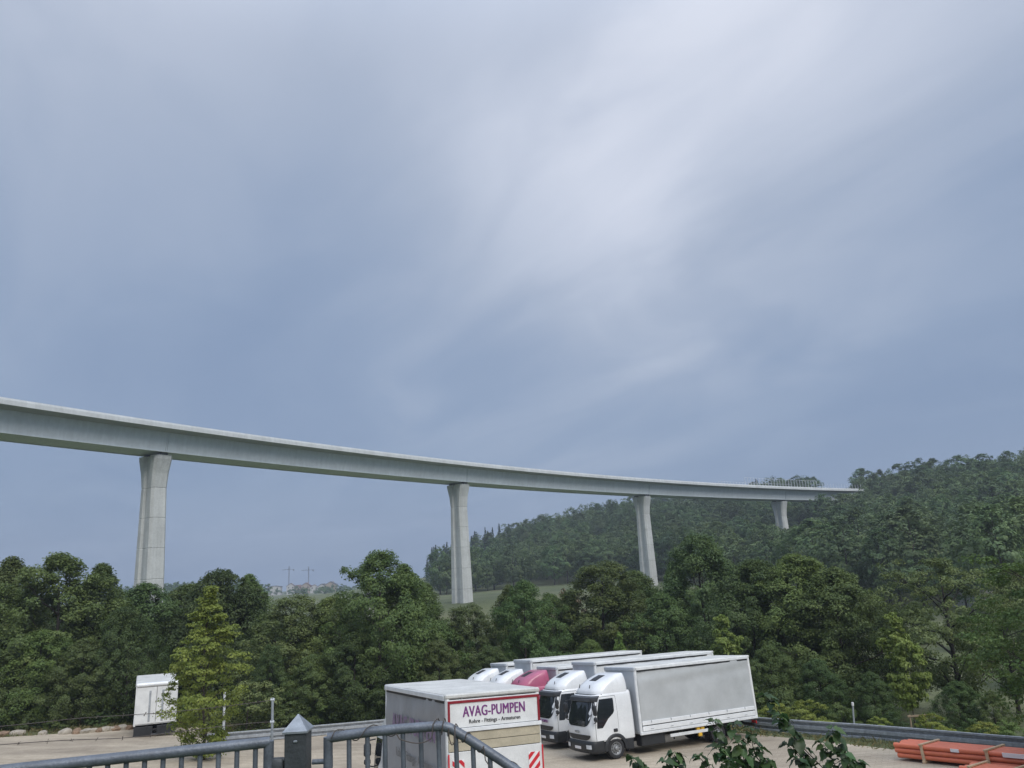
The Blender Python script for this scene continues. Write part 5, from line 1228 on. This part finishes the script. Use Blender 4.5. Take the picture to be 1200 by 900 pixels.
# ------------------------------------------------------------------ distant village with cranes, house behind the trees
def house(label, px, py, Yd, w, dpt, hw_, hr, wallm, roofm, rz, group='houses of the distant village', windows=True, base=None):
    p = at(px, py, Yd); z0 = p.z-1 if base is None else base; r = empty('house', (p.x, p.y, z0), rz, label, 'house', group)
    gzz = gz1(p.x, p.y); dn = max(0, z0-gzz)+1
    MB().box((0, 0, (hw_-dn)/2), (w, dpt, hw_+dn)).build('wall', M[wallm], r)
    m = MB(); m.prism([(-w/2, hw_), (w/2, hw_), (0, hw_+hr-.1)], -dpt/2+.02, dpt/2-.02); m.build('gable', M[wallm], r)
    m = MB(); o = .4
    for sg in (1, -1):
        a = Vector((sg*(w/2+o), 0, hw_-o*hr/(w/2))); b = Vector((0, 0, hw_+hr)); nrm = Vector((hr, 0, w/2*sg)).normalized()*.25*sg
        m.add([(a.x, -dpt/2-o, a.z), (b.x, -dpt/2-o, b.z), (b.x, dpt/2+o, b.z), (a.x, dpt/2+o, a.z), (a.x, -dpt/2-o, a.z+.3), (b.x, -dpt/2-o, b.z+.3), (b.x, dpt/2+o, b.z+.3), (a.x, dpt/2+o, a.z+.3)], [(0, 1, 2, 3), (4, 7, 6, 5), (0, 4, 5, 1), (1, 5, 6, 2), (2, 6, 7, 3), (3, 7, 4, 0)])
    rf = m.build('roof', M[roofm], r); MB().box((w*.18, dpt*.15, hw_+hr*.9), (.7, .7, 1.6)).build('chimney', M[wallm], rf)
    if windows:
        for yy_ in ((-.25, .25)):
            for zz_ in (1.4, 4.2):
                if zz_ < hw_-1: MB().box((yy_*w, -dpt/2-.02, zz_), (1.3, .08, 1.3)).build('window', M['glass'], r)
    return r
V = [(322, 690, 15, 10, 3, 1.2, 'housew', 'roofd', 'long low white hall at the left end of the distant village', .1), (341, 689, 9, 10, 3, 3, 'housew', 'roofr', 'white gabled house left of the village cranes', .2), (350, 690, 8, 9, 2.6, 2.4, 'houseo', 'roofr', 'small ochre house between the two village cranes', -.2), (359, 688.5, 10, 10, 3, 3.2, 'houseo', 'roofr', 'ochre gabled house under the taller village crane', .1), (368, 689.5, 9, 9, 2.6, 2.4, 'housew', 'roofr', 'low white house right of the village cranes', .3), (379, 689, 9, 10, 3.0, 2.6, 'housew', 'roofd', 'white house with a dark roof near the right end of the village', -.1), (388, 688, 13, 11, 3.4, 3.6, 'houseo', 'roofd', 'biggest gabled house at the right end of the distant village', .05)]
for px, py, w_, d_, hw_, hr_, wm, rm, lab, rz in V: house(lab, px, py, 900, w_, d_, hw_, hr_, wm, rm, rz)
for px, pt, lab, jx, n_ in ((361.5, 668, 'taller tower crane above the distant village', -8, 1), (338.5, 667.5, 'paler tower crane above the left part of the distant village', -7.5, 2)):
    b = at(px, 687, 905); t = at(px, pt, 905); r = empty('tower_crane', b, 0, lab, 'crane'); h = t.z-b.z
    m = MB()
    for sx in (-.35, .35):
        for sy in (-.35, .35): m.box((sx, sy, h/2), (.22, .22, h+8))
    for k in range(12): m.box((0, -.35, h*k/12), (.9, .1, .14))
    m.build('mast', M['crane'], r); MB().box((jx*.45, 0, h), (abs(jx)*1.15, .55, .5)).build('jib', M['crane'], r); MB().box((3, 0, h), (6, .5, .4)).build('counter_jib', M['crane'], r); MB().box((5.3, 0, h-.8), (1.4, .8, 1.4)).build('counterweight', M['crane'], r); MB().box((0, 0, h+.8), (.4, .4, 1.8)).build('tower_head', M['crane'], r)
p = at(437, 716, 130); house('white gabled house half hidden by the trees left of the second pier', 438, 727, 130, 5, 7, 5.2, 2.2, 'housew', 'roofd', .5, None, True, gz1(p.x, p.y))
p = at(1172, 745, 150); house('pale low building glimpsed through the thin-crowned trees at the right', 1168, 742, 120, 9, 7, 2.4, 1.2, 'housew', 'roofd', .2, None, True, gz1(at(1168, 742, 120).x, 120))

# ------------------------------------------------------------------ haze
def haze():
    m = bpy.data.materials.new('haze'); m.use_nodes = True; N = m.node_tree.nodes; L = m.node_tree.links
    for n in list(N): 
        if n.type == 'BSDF_PRINCIPLED': N.remove(n)
    v = N.new('ShaderNodeVolumePrincipled'); v.inputs['Density'].default_value = .00042; v.inputs['Color'].default_value = (.80, .88, 1.0, 1); v.inputs['Anisotropy'].default_value = .2
    L.new(v.outputs[0], N['Material Output'].inputs['Volume'])
    o = MB().box((0, 500, 30), (3010, 2010, 130)).build('haze', m); tag(o, 'thin bluish haze in the valley air', 'haze', kind='stuff')
HAZE = True
if HAZE: haze()
